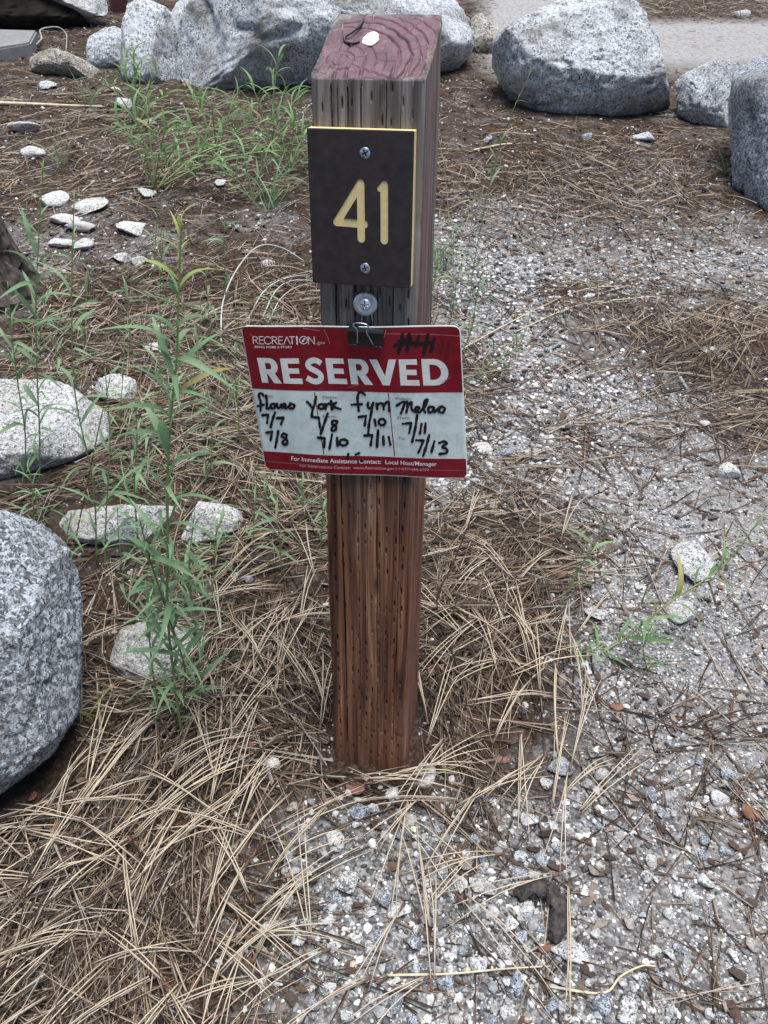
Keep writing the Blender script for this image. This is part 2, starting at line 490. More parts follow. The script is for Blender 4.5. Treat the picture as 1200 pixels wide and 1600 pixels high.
def crack(z, u, u0, z0, z1, wid, depth, seed, wig=.02):
    zz = np.stack([z * 9, np.full_like(z, seed * 3.1), np.zeros_like(z)], 1)
    c = u0 + wig * vnoise(zz, 1, seed) + wig * .35 * vnoise(zz, 6, seed + 5)
    env = np.clip((z - z0) / .03, 0, 1) * np.clip((z1 - z) / .03, 0, 1)
    wv = wid * (.6 + .4 * vnoise(zz, 2.3, seed + 9)) * (.35 + .65 * env)
    return depth * env * np.exp(-((u - c) / np.maximum(wv, 1e-4)) ** 2)
CRACKS = [(.145, .02, .80, .0085, .011, 1, .012), (.60, .28, .60, .006, .007, 2, .02), (.61, .06, .36, .004, .005, 3, .015), (.30, .69, .80, .006, .007, 4, .01),
          (.43, .66, .80, .005, .006, 5, .012), (.70, .60, .80, .006, .008, 6, .02), (.83, .66, .80, .005, .006, 7, .012), (.88, .03, .47, .004, .005, 8, .02),
          (.27, .45, .60, .004, .004, 9, .02), (.47, .10, .40, .003, .003, 10, .012), (.37, .0, .30, .003, .003, 11, .012), (.72, .0, .25, .003, .003, 12, .012),
          (.52, .50, .66, .005, .005, 13, .02), (.78, .48, .62, .005, .005, 14, .015), (.20, .55, .80, .004, .004, 15, .012), (.93, .2, .45, .003, .003, 16, .01)]
nF, nR, nB, nL, rc = 210, 56, 6, 24, .0050
per = []
def side_pts(n, a, bb, nrm, face):
    for i in range(n):
        f = i / (n - 1)
        per.append((a[0] + (bb[0] - a[0]) * f, a[1] + (bb[1] - a[1]) * f, nrm[0], nrm[1], face, f))
def corner(cx, cy, a0):
    for i in range(1, 4):
        a = math.radians(a0 + 90 * i / 4)
        per.append((cx + rc * math.cos(a), cy + rc * math.sin(a), math.cos(a), math.sin(a), 9, 0))
e = HW - rc
side_pts(nF, (-e, -HW), (e, -HW), (0, -1), 0); corner(e, -e, -90)
side_pts(nR, (HW, -e), (HW, e), (1, 0), 1); corner(e, e, 0)
side_pts(nB, (e, HW), (-e, HW), (0, 1), 2); corner(-e, e, 90)
side_pts(nL, (-HW, e), (-HW, -e), (-1, 0), 3); corner(-e, -e, 180)
per = np.array(per)
nrow = 640
T = np.linspace(0, 1, nrow)
zb = -.12
ztop = PH + RISE * (per[:, 1] + HW) / W
PZ = zb + T[:, None] * (ztop[None] - zb)
npz = len(per)
u = np.broadcast_to(per[:, 5], PZ.shape).ravel(); fc = np.broadcast_to(per[:, 4], PZ.shape).ravel(); z = PZ.ravel()
px_ = np.broadcast_to(per[:, 0], PZ.shape).ravel(); py_ = np.broadcast_to(per[:, 1], PZ.shape).ravel()
nx_ = np.broadcast_to(per[:, 2], PZ.shape).ravel(); ny_ = np.broadcast_to(per[:, 3], PZ.shape).ravel()
d = np.zeros_like(z)
p3 = np.stack([px_ * 260, py_ * 260, z * 7], 1)
grain = fnoise(p3, 1, 21, 3)
d += .0006 * np.clip(grain, -1, 1.2) + .0011 * vnoise(np.stack([px_ * 50, py_ * 50, z * 5], 1), 1, 33)
fm = fc == 0
uf, zf = u[fm], z[fm]; df = np.zeros_like(uf)
for cdef in CRACKS:
    df = np.maximum(df, crack(zf, uf, *cdef))
nc = 10                                                   # incising marks from the timber treatment
ci = np.clip(np.floor(uf * nc), 0, nc - 1)
cu = (ci + .5) / nc + .018 * (_hash(ci.astype(np.int64), 3, 1, 5) * 2 - 1) + .022 * (_hash(ci.astype(np.int64), np.floor((zf + ci * .0094) / .0262).astype(np.int64), 2, 9) - .5) + .006 * vnoise(np.stack([zf * 6, ci, ci * 0], 1), 1, 8)
ph = np.mod(zf + ci * .0094, .0262) - .0131
rowi = np.floor((zf + ci * .0094) / .0262).astype(np.int64)
hh = _hash(ci.astype(np.int64), rowi, 7, 3)
ph = ph + (hh - .5) * .013
slot = np.exp(-((uf - cu) * W / .00075) ** 4) * np.exp(-(ph / (.0022 + .0016 * hh)) ** 4)
df = np.maximum(df, slot * (.0010 + .0026 * hh) * (hh > .2))
# dents: a band near the foot, a knot in the middle, the crumbled edge under the plate
df += .0011 * np.clip(.4 + vnoise(np.stack([uf * 22, uf, uf], 1), 1, 12), 0, 1) * np.exp(-((zf - .052 - .004 * vnoise(np.stack([uf * 9, uf, uf], 1), 1, 2)) / .003) ** 2) * (uf > .5)
df += .0035 * np.exp(-(((uf - .60) / .035) ** 2 + ((zf - .262) / .013) ** 2))
df += .0009 * np.clip(.3 + vnoise(np.stack([uf * 25, uf, uf], 1), 1, 14), 0, 1) * np.exp(-((zf - .236 - .006 * vnoise(np.stack([uf * 12, uf, uf], 1), 1, 15)) / .0018) ** 2) * np.clip((uf - .5) / .08, 0, 1)
d[fm] += df
rm = fc == 1
d[rm] += np.maximum.reduce([crack(z[rm], u[rm], .3, .1, .7, .012, .004, 31), crack(z[rm], u[rm], .65, .3, .8, .012, .004, 32), crack(z[rm], u[rm], .82, .0, .5, .012, .003, 33)])
cm = fc == 9                                              # worn corners
d[cm] += .0012 * np.clip(fnoise(np.stack([px_[cm] * 9, py_[cm] * 9, z[cm] * 30], 1), 1, 50, 3), 0, 2)
PV = np.stack([px_ - nx_ * d, py_ - ny_ * d, z], 1)
idx = np.arange(nrow * npz).reshape(nrow, npz)
nx2 = np.roll(idx, -1, 1)
pq = np.stack([idx[:-1], nx2[:-1], nx2[1:], idx[1:]], -1).reshape(-1, 4)
link('shaft', mesh_np('shaft', PV, [pq, idx[-1][None, :], idx[0][None, ::-1]], True), M['wood'], post)

# painted slanted top with growth-ring checks
g = 190
tx = np.linspace(-HW + .0012, HW - .0012, g); ty = np.linspace(-HW + .0008, HW - .0012, g)
TX, TY = np.meshgrid(tx, ty)
tp = np.stack([TX.ravel(), TY.ravel(), 0 * TX.ravel()], 1)
rad = np.hypot(TX + .026, TY + .024).ravel() + .0016 * vnoise(tp, 60, 3) + .0012 * vnoise(tp, 140, 4)
ang = np.arctan2(TY + .024, TX + .026).ravel() + .05 * vnoise(tp, 70, 5)
dep = np.zeros(len(tp))
for r0, w0, a0 in ((.006, .0005, .0009), (.011, .0006, .0012), (.020, .0005, .0010), (.029, .0005, .0009), (.037, .0005, .0010), (.047, .0008, .0030), (.0545, .0008, .0030), (.062, .0006, .0014), (.069, .0007, .0018), (.078, .0006, .0012), (.088, .0006, .0012)):
    dep += a0 * np.exp(-((rad - r0) / w0) ** 2) * 1.7 * np.clip(.75 + .8 * vnoise(np.stack([ang * 2.2, 0 * ang + r0 * 300, 0 * ang], 1), 1, 9), 0, 1)
for a1, r0, r1 in ((.33, .012, .075), (.75, .02, .08), (1.35, .012, .07), (.05, .03, .08), (-1.9, .004, .03), (-.45, .01, .05), (1.75, .01, .06)):
    dep += .0014 * np.exp(-((ang - a1) * rad / .0006) ** 2) * (rad > r0) * (rad < r1)
top = PH + RISE * (TY.ravel() + HW) / W + .0016 - dep - .0004 * np.clip(fnoise(tp, 300, 7, 2), -1, 1)
edge = np.minimum.reduce([TX.ravel() + HW, HW - TX.ravel(), TY.ravel() + HW, HW - TY.ravel()])
top -= .0036 * np.exp(-edge / .0035) * (1 + .9 * vnoise(tp, 90, 8))
for cdef in CRACKS:
    if cdef[2] > .78:
        top -= .006 * np.exp(-(((TX.ravel() + HW) / W - cdef[0]) / .012) ** 2) * np.exp(-(TY.ravel() + HW) / .010)
top -= .010 * np.exp(-(np.hypot(TX.ravel() + HW, TY.ravel() - HW) / .009) ** 2)
TV = np.stack([TX.ravel(), TY.ravel(), top], 1)
ti = np.arange(g * g).reshape(g, g)
tq = np.stack([ti[:-1, :-1], ti[:-1, 1:], ti[1:, 1:], ti[1:, :-1]], -1).reshape(-1, 4)
rim = np.concatenate([ti[0, :-1], ti[:-1, -1], ti[-1, ::-1][:-1], ti[::-1, 0][:-1]])
low = TV[rim].copy(); low[:, 2] -= .003
li = np.arange(len(rim)) + len(TV)
sq = np.stack([rim, li, np.roll(li, -1), np.roll(rim, -1)], -1)
link('painted_top', mesh_np('painted_top', np.vstack([TV, low]), [tq, sq], True), M['maroon'], post, label='slanted maroon painted end grain with ring cracks')

M['steel'] = plain('steel', (.42, .45, .48), .35, .5, 1.0, .25, 300)
M['zinc'] = plain('zinc', (.55, .60, .66), .45, .5, .85, .2, 200)
M['wire_dark'] = plain('wire_dark', (.06, .055, .05), .5, .4, .6, .4, 200)
M['white_fleck'] = plain('white_fleck', (.72, .72, .68), .6, .3, 0, .15, 200)
M['plate_brown'] = plain('plate_brown', (.028, .021, .021), .48, .4, 0, .3, 130)
M['plate_yellow'] = plain('plate_yellow', (.74, .58, .27), .55, .35, 0, .08, 200)
M['black_steel'] = plain('black_steel', (.010, .012, .017), .28, .6, 0, .2, 200)
m, nt, b = mat_new('rusty_zinc', .45, .5)
b.inputs['Metallic'].default_value = .75
oc = coords(nt)
rn = ramp(nt, noise(nt, oc, 120, 5, .7), [(.52, 0.0), (.68, 1.0)])
nt.links.new(mix(nt, rn, (.46, .49, .54), (.20, .10, .05)), b.inputs['Base Color'])
M['rusty_zinc'] = m

c1 = lambda X, Y: (440 + X / 4.286, Y / 4.286)
hook = [ptop(*c1(*q), h) for q, h in (((548, 128), .001), ((520, 175), .0045), ((470, 215), .005), ((425, 245), .004), ((425, 275), .0025), ((468, 290), .003), ((520, 278), .0025))]
V, F = tube_np([smooth_path(hook, 26)], [.0013], 7, np.linspace(1, .8, 26))
link('bent_nail', mesh_np('bent_nail', V, F, True), M['wire_dark'], post)
bm = bmesh.new(); bmesh.ops.create_icosphere(bm, subdivisions=4, radius=1)
P = np.array([v.co[:] for v in bm.verts]); cf = ptop(*c1(598, 262), .002)
ax1 = (ptop(*c1(650, 228)) - ptop(*c1(545, 292))) * .5; ax2 = (ptop(*c1(630, 295)) - ptop(*c1(565, 225))) * .42
Q = np.array(cf)[None] + P[:, :1] * np.array(ax1) + P[:, 1:2] * np.array(ax2) + P[:, 2:] * np.array((0, 0, .0022))
Q *= 1; Q += (.0012 * vnoise(Q, 260, 2))[:, None] * np.array((1, 1, .6))
link('white_fleck', mesh_np('white_fleck', Q, [np.array([[v.index for v in f.verts] for f in bm.faces])], True), M['white_fleck'], post)
bm.free()

def screw_head(R, dome, cross, nr=22, na=64):
    V = []; F = []
    for i in range(nr + 1):
        r = R * i / nr
        for j in range(na):
            a = 2 * math.pi * j / na
            x, zc = r * math.cos(a), r * math.sin(a)
            hgt = dome * (1 - (r / R) ** 2.2)
            w = R * .12
            ar = R * .62
            inx = math.exp(-(x / w) ** 6) * math.exp(-(zc / ar) ** 8); inz = math.exp(-(zc / w) ** 6) * math.exp(-(x / ar) ** 8)
            V.append((x, -(hgt - cross * max(inx, inz)), zc))
    for i in range(nr):
        for j in range(na):
            F.append((i * na + j, i * na + (j + 1) % na, (i + 1) * na + (j + 1) % na, (i + 1) * na + j))
    base = len(V)
    for j in range(na):
        a = 2 * math.pi * j / na
        V.append((R * math.cos(a), .0012, R * math.sin(a)))
        F.append((nr * na + j, nr * na + (j + 1) % na, base + (j + 1) % na, base + j))
    return np.array(V), np.array(F)

# number plate: dark face over a yellow core, figures routed through the face
YP = -HW - .0125
plate_pts = [pplane(*q, YP) for q in ((477.5, 199), (645, 206), (643, 451), (489.5, 442))]
xl = (plate_pts[0].x + plate_pts[3].x) / 2; xr = (plate_pts[1].x + plate_pts[2].x) / 2
zt = (plate_pts[0].z + plate_pts[1].z) / 2; zl = (plate_pts[2].z + plate_pts[3].z) / 2
def box_bm(x0, x1, y0, y1, z0, z1, bev=0.0):
    bm = bmesh.new(); bmesh.ops.create_cube(bm, size=1)
    for v in bm.verts:
        v.co = ((x0 + x1) / 2 + v.co.x * (x1 - x0), (y0 + y1) / 2 + v.co.y * (y1 - y0), (z0 + z1) / 2 + v.co.z * (z1 - z0))
    if bev: bmesh.ops.bevel(bm, geom=bm.edges[:], offset=bev, segments=2, affect='EDGES', profile=.6)
    return bm
def bm_mesh(name, bm, smooth=False):
    me = bpy.data.meshes.new(name); bm.to_mesh(me); bm.free()
    if smooth:
        me.polygons.foreach_set('use_smooth', np.ones(len(me.polygons), bool))
    return me
def capsule_prism(a, bq, r, y0, y1, n=14):
    d = (bq - a); L = d.length or 1e-6; t = d / L; s = Vector((-t.y, t.x))
    pts = []
    for i in range(n + 1):
        th = math.pi * i / n + math.pi / 2
        pts.append(a + r * (math.cos(th) * t + math.sin(th) * s))
    for i in range(n + 1):
        th = math.pi * i / n - math.pi / 2
        pts.append(bq + r * (math.cos(th) * t + math.sin(th) * s))
    k = len(pts)
    V = [(p.x, y0, p.y) for p in pts] + [(p.x, y1, p.y) for p in pts]
    F = [tuple(range(k)), tuple(range(2 * k - 1, k - 1, -1))] + [(i, (i + 1) % k, k + (i + 1) % k, k + i) for i in range(k)]
    me = bpy.data.meshes.new('capsule'); me.from_pydata(V, [], F)
    bm = bmesh.new(); bm.from_mesh(me); bmesh.ops.recalc_face_normals(bm, faces=bm.faces); bm.to_mesh(me); bm.free()
    return me
c2 = lambda X, Y: (440 + X / 4, 180 + Y / 4)
def pl2(X, Y):
    q = pplane(*c2(X, Y), YP); return Vector((q.x, q.z))
STROKES = {'four': [((492, 428), (345, 668)), ((345, 668), (516, 682)), ((493, 428), (498, 772))],
           'one': [((641, 438), (642, 783)), ((641, 438), (616, 458))]}
rr = .0032
plate = link('number_plate', bm_mesh('number_plate', box_bm(xl, xr, YP + .003, -HW + .0005, zl, zt, .0006)), M['plate_yellow'], post, label='dark brown square plate with yellow edge and number 41')
face = link('plate_face', bm_mesh('plate_face', box_bm(xl, xr, YP, YP + .0031, zl, zt, .0009)), M['plate_brown'], plate)
cut = []
for k, ss in STROKES.items():
    for i, (a, bq) in enumerate(ss):
        co = bpy.data.objects.new('cutter', capsule_prism(pl2(*a), pl2(*bq), rr * (.82 if (k, i) == ('one', 1) else 1), YP - .002, YP + .006))
        COL.objects.link(co); co.parent = post; cut.append(co)
        md = face.modifiers.new('route', 'BOOLEAN'); md.operation = 'DIFFERENCE'; md.object = co; md.solver = 'EXACT'
bpy.context.view_layer.update(); dg = bpy.context.evaluated_depsgraph_get(); dg.update()
nm = bpy.data.meshes.new_from_object(face.evaluated_get(dg))
face.modifiers.clear(); face.data = nm
for co in cut: bpy.data.objects.remove(co)
for k, ss in STROKES.items():
    VV, FF, base = [], [], 0
    for i, (a, bq) in enumerate(ss):
        me = capsule_prism(pl2(*a), pl2(*bq), rr * (.82 if (k, i) == ('one', 1) else 1) + .0001, YP + .0007 - .00007 * i, YP + .004)
        VV += [v.co[:] for v in me.vertices]; FF += [tuple(base + q for q in p.vertices) for p in me.polygons]; base = len(VV)
    me = bpy.data.meshes.new('digit'); me.from_pydata(VV, [], FF)
    link('digit', me, M['plate_yellow'], plate, label='routed yellow figure ' + k)
for (X, Y) in ((521, 237), (522, 957)):
    q = pplane(*c2(X, Y), YP)
    V, F = screw_head(.0042, .0013, .0016)
    rz = random.uniform(0, 1.5)
    R = np.array([[math.cos(rz), 0, -math.sin(rz)], [0, 1, 0], [math.sin(rz), 0, math.cos(rz)]])
    link('screw', mesh_np('screw', V @ R.T + np.array(q), [F], True), M['steel'], plate)
# washer and its screw
YW = -HW - .0065
qw = pplane(571, 475, YW)
RWA = .0103
ring = [(.0030, .0), (.0030, -.0012), (.0092, -.0014), (RWA, -.0006), (RWA, .0004), (.0092, .0008), (.0030, .0008)]
na = 56; V = []; F = []
for (r, y) in ring:
    for j in range(na):
        a = 2 * math.pi * j / na; V.append((r * math.cos(a), y + .13 * r * math.cos(a), r * math.sin(a)))
for i in range(len(ring)):
    for j in range(na):
        a_, b_2 = i * na, ((i + 1) % len(ring)) * na
        F.append((a_ + j, a_ + (j + 1) % na, b_2 + (j + 1) % na, b_2 + j))
wash = link('washer', mesh_np('washer', np.array(V) + np.array(qw), [np.array(F)], True), M['rusty_zinc'], post)
V, F = screw_head(.0049, .0022, .0026)
link('screw', mesh_np('screw', V + np.array(qw) + np.array((0, -.0016, 0)), [F], True), M['zinc'], wash)
V, F = tube_np([np.linspace((qw.x, qw.y, qw.z), (qw.x, -HW + .01, qw.z), 3)], [.0026], 10)
link('screw_shank', mesh_np('screw_shank', V, F, True), M['zinc'], wash)

# ------------------------------------------------------------------ the reserved card
KS = .045                                                  # the card's lower edge rests nearer the post
YC0, ZC0 = -HW - .0105, .555
def pcard(px, py, h=0.0):
    d = MPR @ pray(px, py)
    t = (YC0 - KS * (CL.z - ZC0) * -1 * -1 - CL.y) / (d.y + KS * d.z) if False else (YC0 - KS * (CL.z - ZC0) - CL.y) / (d.y + KS * d.z)
    q = CL + d * t
    bow = .0022 * math.cos(q.x * 17 + .4) + .0009 * math.sin(q.x * 60 + q.z * 25)
    return Vector((q.x, q.y - bow - h, q.z))
cb = pcard(572, 742)
MC = MP @ Matrix.Translation(cb)
card = empty('reserved_sign', (0, 0, 0), 'red and white RESERVED card with handwritten names clipped to the post', 'sign')
card.matrix_world = MC
def cpt(px, py, h): return np.array(pcard(px, py, h) - cb)

def smudge(name, col, col2, amt, rough=.35):
    m, nt, b = mat_new(name, rough, .45)
    oc = coords(nt)
    f = ramp(nt, noise(nt, oc, 75, 7, .7, .4), [(.42, 0.0), (.72, amt)])
    f2 = ramp(nt, noise(nt, coords(nt, 'Object', (25, 25, 160)), 1, 5, .7), [(.55, 0.0), (.75, amt)])
    c = mix(nt, f, col, col2); c = mix(nt, f2, c, col2)
    nt.links.new(c, b.inputs['Base Color'])
    nt.links.new(ramp(nt, noise(nt, oc, 40, 5), [(.3, rough * .7), (.7, min(1, rough * 1.5))]), b.inputs['Roughness'])
    return m
M['card_white'] = smudge('card_white', (.64, .71, .67), (.36, .41, .40), .6)
M['card_red'] = smudge('card_red', (.215, .004, .013), (.12, .008, .014), .8, .3)
M['letter_white'] = smudge('letter_white', (.70, .72, .66), (.45, .49, .46), .6)
M['print_white'] = plain('print_white', (.72, .66, .64), .5)
M['print_faint'] = plain('print_faint', (.55, .30, .30), .5)
M['print_grey'] = plain('print_grey', (.16, .15, .16), .5)
M['ink'] = plain('ink', (.006, .006, .008), .35, .45)
M['ink_faded'] = plain('ink_faded', (.10, .006, .012), .4, .4)
M['card_edge'] = plain('card_edge', (.72, .70, .68), .5)
M['tape'] = plain('tape', (.34, .10, .11), .22, .6)

def quad_map(c, s, t):
    """bilinear: c = TL, TR, BR, BL in pixels; s right, t down"""
    a = np.array(c, float)
    return (a[0] * (1 - s) + a[1] * s) * (1 - t) + (a[3] * (1 - s) + a[2] * s) * t
CARD = [(376, 508.5), (719, 509.5), (730.5, 748.5), (415, 734)]
def card_sheet(s0, s1, t0, t1, h, hback=None, rnd=None, n=40, k=26, warp=None):
    """sheet on the card between card fractions; rounded at the named corners"""
    V, F = [], []
    def fr(t):
        """inset in s of the outline at t for rounded corners"""
        r_t, r_s = .052, .037
        if rnd is None: return 0.0
        if 'T' in rnd and t < r_t: f = 1 - t / r_t
        elif 'B' in rnd and t > 1 - r_t: f = (t - 1 + r_t) / r_t
        else: return 0.0
        return r_s * (1 - math.sqrt(max(0, 1 - f * f)))
    ts = sorted(set(list(np.linspace(t0, t1, k)) + [t0 + (t1 - t0) * 0 + .052 * q for q in (.04, .12, .25, .45, .7) if rnd and 'T' in rnd] + [1 - .052 * q for q in (.04, .12, .25, .45, .7) if rnd and 'B' in rnd]))
    ts = [t for t in ts if t0 - 1e-9 <= t <= t1 + 1e-9]
    for t in ts:
        i0 = fr(t)
        for i in range(n + 1):
            s = max(s0, i0) + (min(s1, 1 - i0) - max(s0, i0)) * i / n
            tt = t + (warp(s) if warp else 0)
            V.append(cpt(*quad_map(CARD, s, tt), h))
    R = len(ts)
    ix = np.arange(R * (n + 1)).reshape(R, n + 1)
    F = [np.stack([ix[:-1, :-1], ix[1:, :-1], ix[1:, 1:], ix[:-1, 1:]], -1).reshape(-1, 4)]
    V = np.array(V)
    if hback is not None:
        B = V.copy(); B[:, 1] += h - hback
        off = len(V)
        rimi = np.concatenate([ix[0, :-1], ix[:-1, -1], ix[-1, ::-1][:-1], ix[::-1, 0][:-1]])
        F.append(F[0][:, ::-1] + off)
        F.append(np.stack([rimi, np.roll(rimi, -1), np.roll(rimi, -1) + off, rimi + off], -1))
        V = np.vstack([V, B])
    return V, F
V, F = card_sheet(0, 1, 0, 1, 0, -.0014, 'TB', 60, 40)
link('panel', mesh_np('panel', V, F, True), M['card_white'], card)
TH = .437; TB = .872
V, F = card_sheet(.004, .996, .006, TH, .00018, None, 'T', 50, 20, lambda s: .001 * s)
link('header_band', mesh_np('header_band', V, F, True), M['card_red'], card)
V, F = card_sheet(.004, .996, TB, .994, .00018, None, 'B', 50, 12)
link('footer_band', mesh_np('footer_band', V, F, True), M['card_red'], card)

def ribbon(name, pts, width, h, mat, parent=None, n=None, close=False, endcap=True):
    pts = [np.array(p, float) for p in pts]
    if len(pts) > 2: pp = smooth_path(pts, n or 8 * len(pts))
    else: pp = np.linspace(pts[0], pts[1], 6)
    t = np.gradient(pp, axis=0); t /= np.linalg.norm(t, axis=1, keepdims=True) + 1e-9
    s = np.stack([-t[:, 1], t[:, 0]], 1)
    ph_ = float(pp[0, 0] * .37 + pp[0, 1] * .91)
    w = width / 2 * (1 + .16 * np.sin(np.arange(len(pp)) * .55 + ph_) + .10 * np.sin(np.arange(len(pp)) * 1.7 + ph_ * 2))
    Lp, Rp = pp + s * w[:, None], pp - s * w[:, None]
    V = [cpt(*p, h) for p in Lp] + [cpt(*p, h) for p in Rp]
    k = len(pp)
    F = [[i, i + 1, k + i + 1, k + i] for i in range(k - 1)]
    T_ = []
    if endcap:
        for c_, tt, a, b2 in ((pp[0], -t[0], 0, k), (pp[-1], t[-1], k - 1, 2 * k - 1)):
            arc = []
            s_ = np.array([-tt[1], tt[0]])
            for q in np.linspace(0, math.pi, 7):
                arc.append(len(V)); V.append(cpt(*(c_ + width / 2 * (math.cos(q) * s_ + math.sin(q) * tt)), h))
            T_.append(arc)
    return np.array(V), F, T_
def strokes_obj(name, strokes, width, h, mat, label=None):
    VV, FF = [], []
    for i, s in enumerate(strokes):
        V, F, T_ = ribbon(name, s, width, h + i * .000015, mat)
        o = len(VV)
        VV += [tuple(v) for v in V]; FF += [tuple(q + o for q in f) for f in F] + [tuple(q + o for q in f) for f in T_]
    me = bpy.data.meshes.new(name); me.from_pydata(VV, [], FF); me.update()
    ob = link(name, me, mat, card)
    if label: ob['label'] = label
    return ob

# RESERVED
c3 = lambda X, Y: (360 + X / 3.158, 440 + Y / 3.158)
def arcpts(cx, cy, rx, ry, a0, a1, n=14):
    return [(cx + rx * math.sin(a), cy - ry * math.cos(a)) for a in np.linspace(a0, a1, n)]
pi = math.pi
def strip(outer, inner):
    return [[outer[i], outer[i + 1], inner[i + 1], inner[i]] for i in range(len(outer) - 1)]
def rect(x0, x1, y0, y1): return [[(x0, y0), (x1, y0), (x1, y1), (x0, y1)]]
def thick(pts, w, asp):
    p = smooth_path(pts, 34); t = np.gradient(p, axis=0) * np.array([asp, 1]); t /= np.linalg.norm(t, axis=1, keepdims=True)
    s = np.stack([-t[:, 1] / asp, t[:, 0]], 1) * w / 2
    return strip([tuple(q) for q in p + s], [tuple(q) for q in p - s])
GLYPH = {
 'E': rect(0, .36, 0, 1) + rect(.36, .97, 0, .21) + rect(.36, .90, .395, .60) + rect(.36, 1, .79, 1),
 'D': rect(0, .285, 0, 1) + strip([(.285, 0), (.45, 0)] + arcpts(.45, .5, .55, .5, 0.05, pi - .05) + [(.45, 1), (.285, 1)], [(.285, .215), (.43, .215)] + arcpts(.43, .5, .29, .285, 0.05, pi - .05) + [(.43, .785), (.285, .785)]),
 'R': rect(0, .34, 0, 1) + strip([(.34, 0), (.56, 0)] + arcpts(.56, .325, .38, .325, .05, pi - .05) + [(.56, .65), (.34, .65)], [(.34, .20), (.52, .20)] + arcpts(.52, .325, .10, .125, .05, pi - .05) + [(.52, .45), (.34, .45)]) + [[(.40, .651), (.74, .60), (1.04, 1), (.64, 1)]],
 'S': thick([(.90, .22), (.72, .125), (.48, .11), (.27, .19), (.22, .31), (.36, .42), (.62, .52), (.80, .64), (.78, .79), (.60, .885), (.36, .88), (.08, .76)], .215, .78),
 'V': [[(0, 0), (.29, 0), (.51, .64), (.51, 1), (.385, 1)], [(.51, .64), (.72, 0), (1, 0), (.64, 1), (.51, 1)]],
}
WORD = [('R', (133, 373), (238, 374), (255, 498), (158, 496)), ('E', (248, 374), (343, 374), (362, 500), (268, 497)), ('S', (360, 370), (455, 372), (474, 504), (378, 501)),
        ('E', (470, 375), (562, 376), (580, 503), (487, 500)), ('R', (582, 377), (684, 378), (704, 505), (598, 502)), ('V', (688, 378), (820, 379), (836, 507), (704, 505)),
        ('E', (832, 379), (923, 381), (936, 511), (842, 507)), ('D', (942, 381), (1070, 383), (1080, 514), (953, 511))]
for ch, *q in WORD:
    qd = [c3(*p) for p in q]
    VV, FF = [], []
    for poly in GLYPH[ch]:
        FF.append(tuple(range(len(VV), len(VV) + len(poly))))
        VV += [tuple(cpt(*quad_map(qd, s, t), .0004)) for s, t in poly]
    me = bpy.data.meshes.new('letter'); me.from_pydata(VV, [], FF); me.update()
    link('letter', me, M['letter_white'], card, label='white capital letter ' + ch)

# small printed lines
def text_geo(body):
    cu = bpy.data.curves.new('text', 'FONT'); cu.body = body; cu.resolution_u = 3; cu.offset = .012
    ob = bpy.data.objects.new('text', cu); COL.objects.link(ob)
    dg = bpy.context.evaluated_depsgraph_get(); dg.update()
    me = bpy.data.meshes.new_from_object(ob.evaluated_get(dg))
    V = np.array([v.co[:2] for v in me.vertices]); F = [tuple(p.vertices) for p in me.polygons]
    bpy.data.objects.remove(ob); bpy.data.meshes.remove(me)
    return V, F
def print_line(name, body, quad, mat, capmax=None):
    V, F = text_geo(body)
    x0, x1 = V[:, 0].min(), V[:, 0].max()
    cap = .70
    VV = [tuple(cpt(*quad_map(quad, (x - x0) / (x1 - x0), 1 - y / cap), .00042)) for x, y in V]
    me = bpy.data.meshes.new(name); me.from_pydata(VV, [], F); me.update()
    link(name, me, mat, card)
c6 = lambda X, Y: (370 + X / 3.243, 600 + Y / 3.243)
print_line('printed_line', 'For Immediate Assistance Contact:  Local Host/Manager', [c6(278, 362), c6(1014, 392), c6(1014, 412), c6(278, 384)], M['print_white'])
print_line('printed_line', 'For Reservations Contact:  www.Recreation.gov | 1-877-444-6777', [c6(322, 400), c6(976, 425), c6(976, 439), c6(322, 415)], M['print_faint'])
c5 = lambda X, Y: (370 + X / 6.316, 500 + Y / 6.316)
print_line('printed_line', 'BRING HOME A STORY', [c5(181, 248), c5(553, 248), c5(553, 270), c5(181, 270)], M['print_white'])
print_line('printed_line', '.gov', [c5(790, 196), c5(875, 198), c5(875, 234), c5(790, 232)], M['print_faint'])
for (x, y, w_, s_) in ((433, 54, 80, 'Visitor:'), (803, 60, 84, 'Visitor:'), (150, 50, 40, 'Visitor:'), (440, 150, 68, 'From:'), (816, 158, 64, 'From:'), (820, 262, 34, 'To:'), (150, 244, 26, 'To:'), (136, 145, 26, 'From:')):
    print_line('field_name', s_, [c6(x, y), c6(x + w_, y + 2), c6(x + w_ + 1, y + 16), c6(x + 1, y + 14)], M['print_grey'])
for a, bq in (((418, 541), (465, 846)), ((782, 547), (812, 859))):
    V, F, T_ = ribbon('divider', [c3(*a), c3(*bq)], 1.5, .0002, None, endcap=False)
    me = bpy.data.meshes.new('divider'); me.from_pydata([tuple(v) for v in V], [], [tuple(f) for f in F]); link('divider', me, M['card_red'], card)
LOGO = [[(170, 228), (165, 157)], [(165, 157), (200, 160), (210, 174), (200, 190), (170, 193)], [(188, 193), (216, 228)], [(234, 228), (228, 157)], [(228, 157), (268, 157)], [(231, 191), (268, 191)], [(234, 228), (274, 228)],
        [(345, 170), (318, 156), (288, 165), (279, 192), (292, 222), (322, 229), (350, 214)], [(362, 228), (356, 157)], [(356, 157), (390, 160), (401, 174), (390, 190), (360, 193)], [(378, 193), (408, 228)],
        [(424, 228), (418, 157)], [(418, 157), (458, 157)], [(421, 191), (458, 191)], [(424, 228), (462, 228)], [(474, 228), (500, 157)], [(500, 157), (536, 228)], [(526, 157), (576, 157)], [(551, 157), (555, 228)],
        [(716, 230), (710, 158)], [(710, 158), (774, 230)], [(774, 230), (768, 158)]]
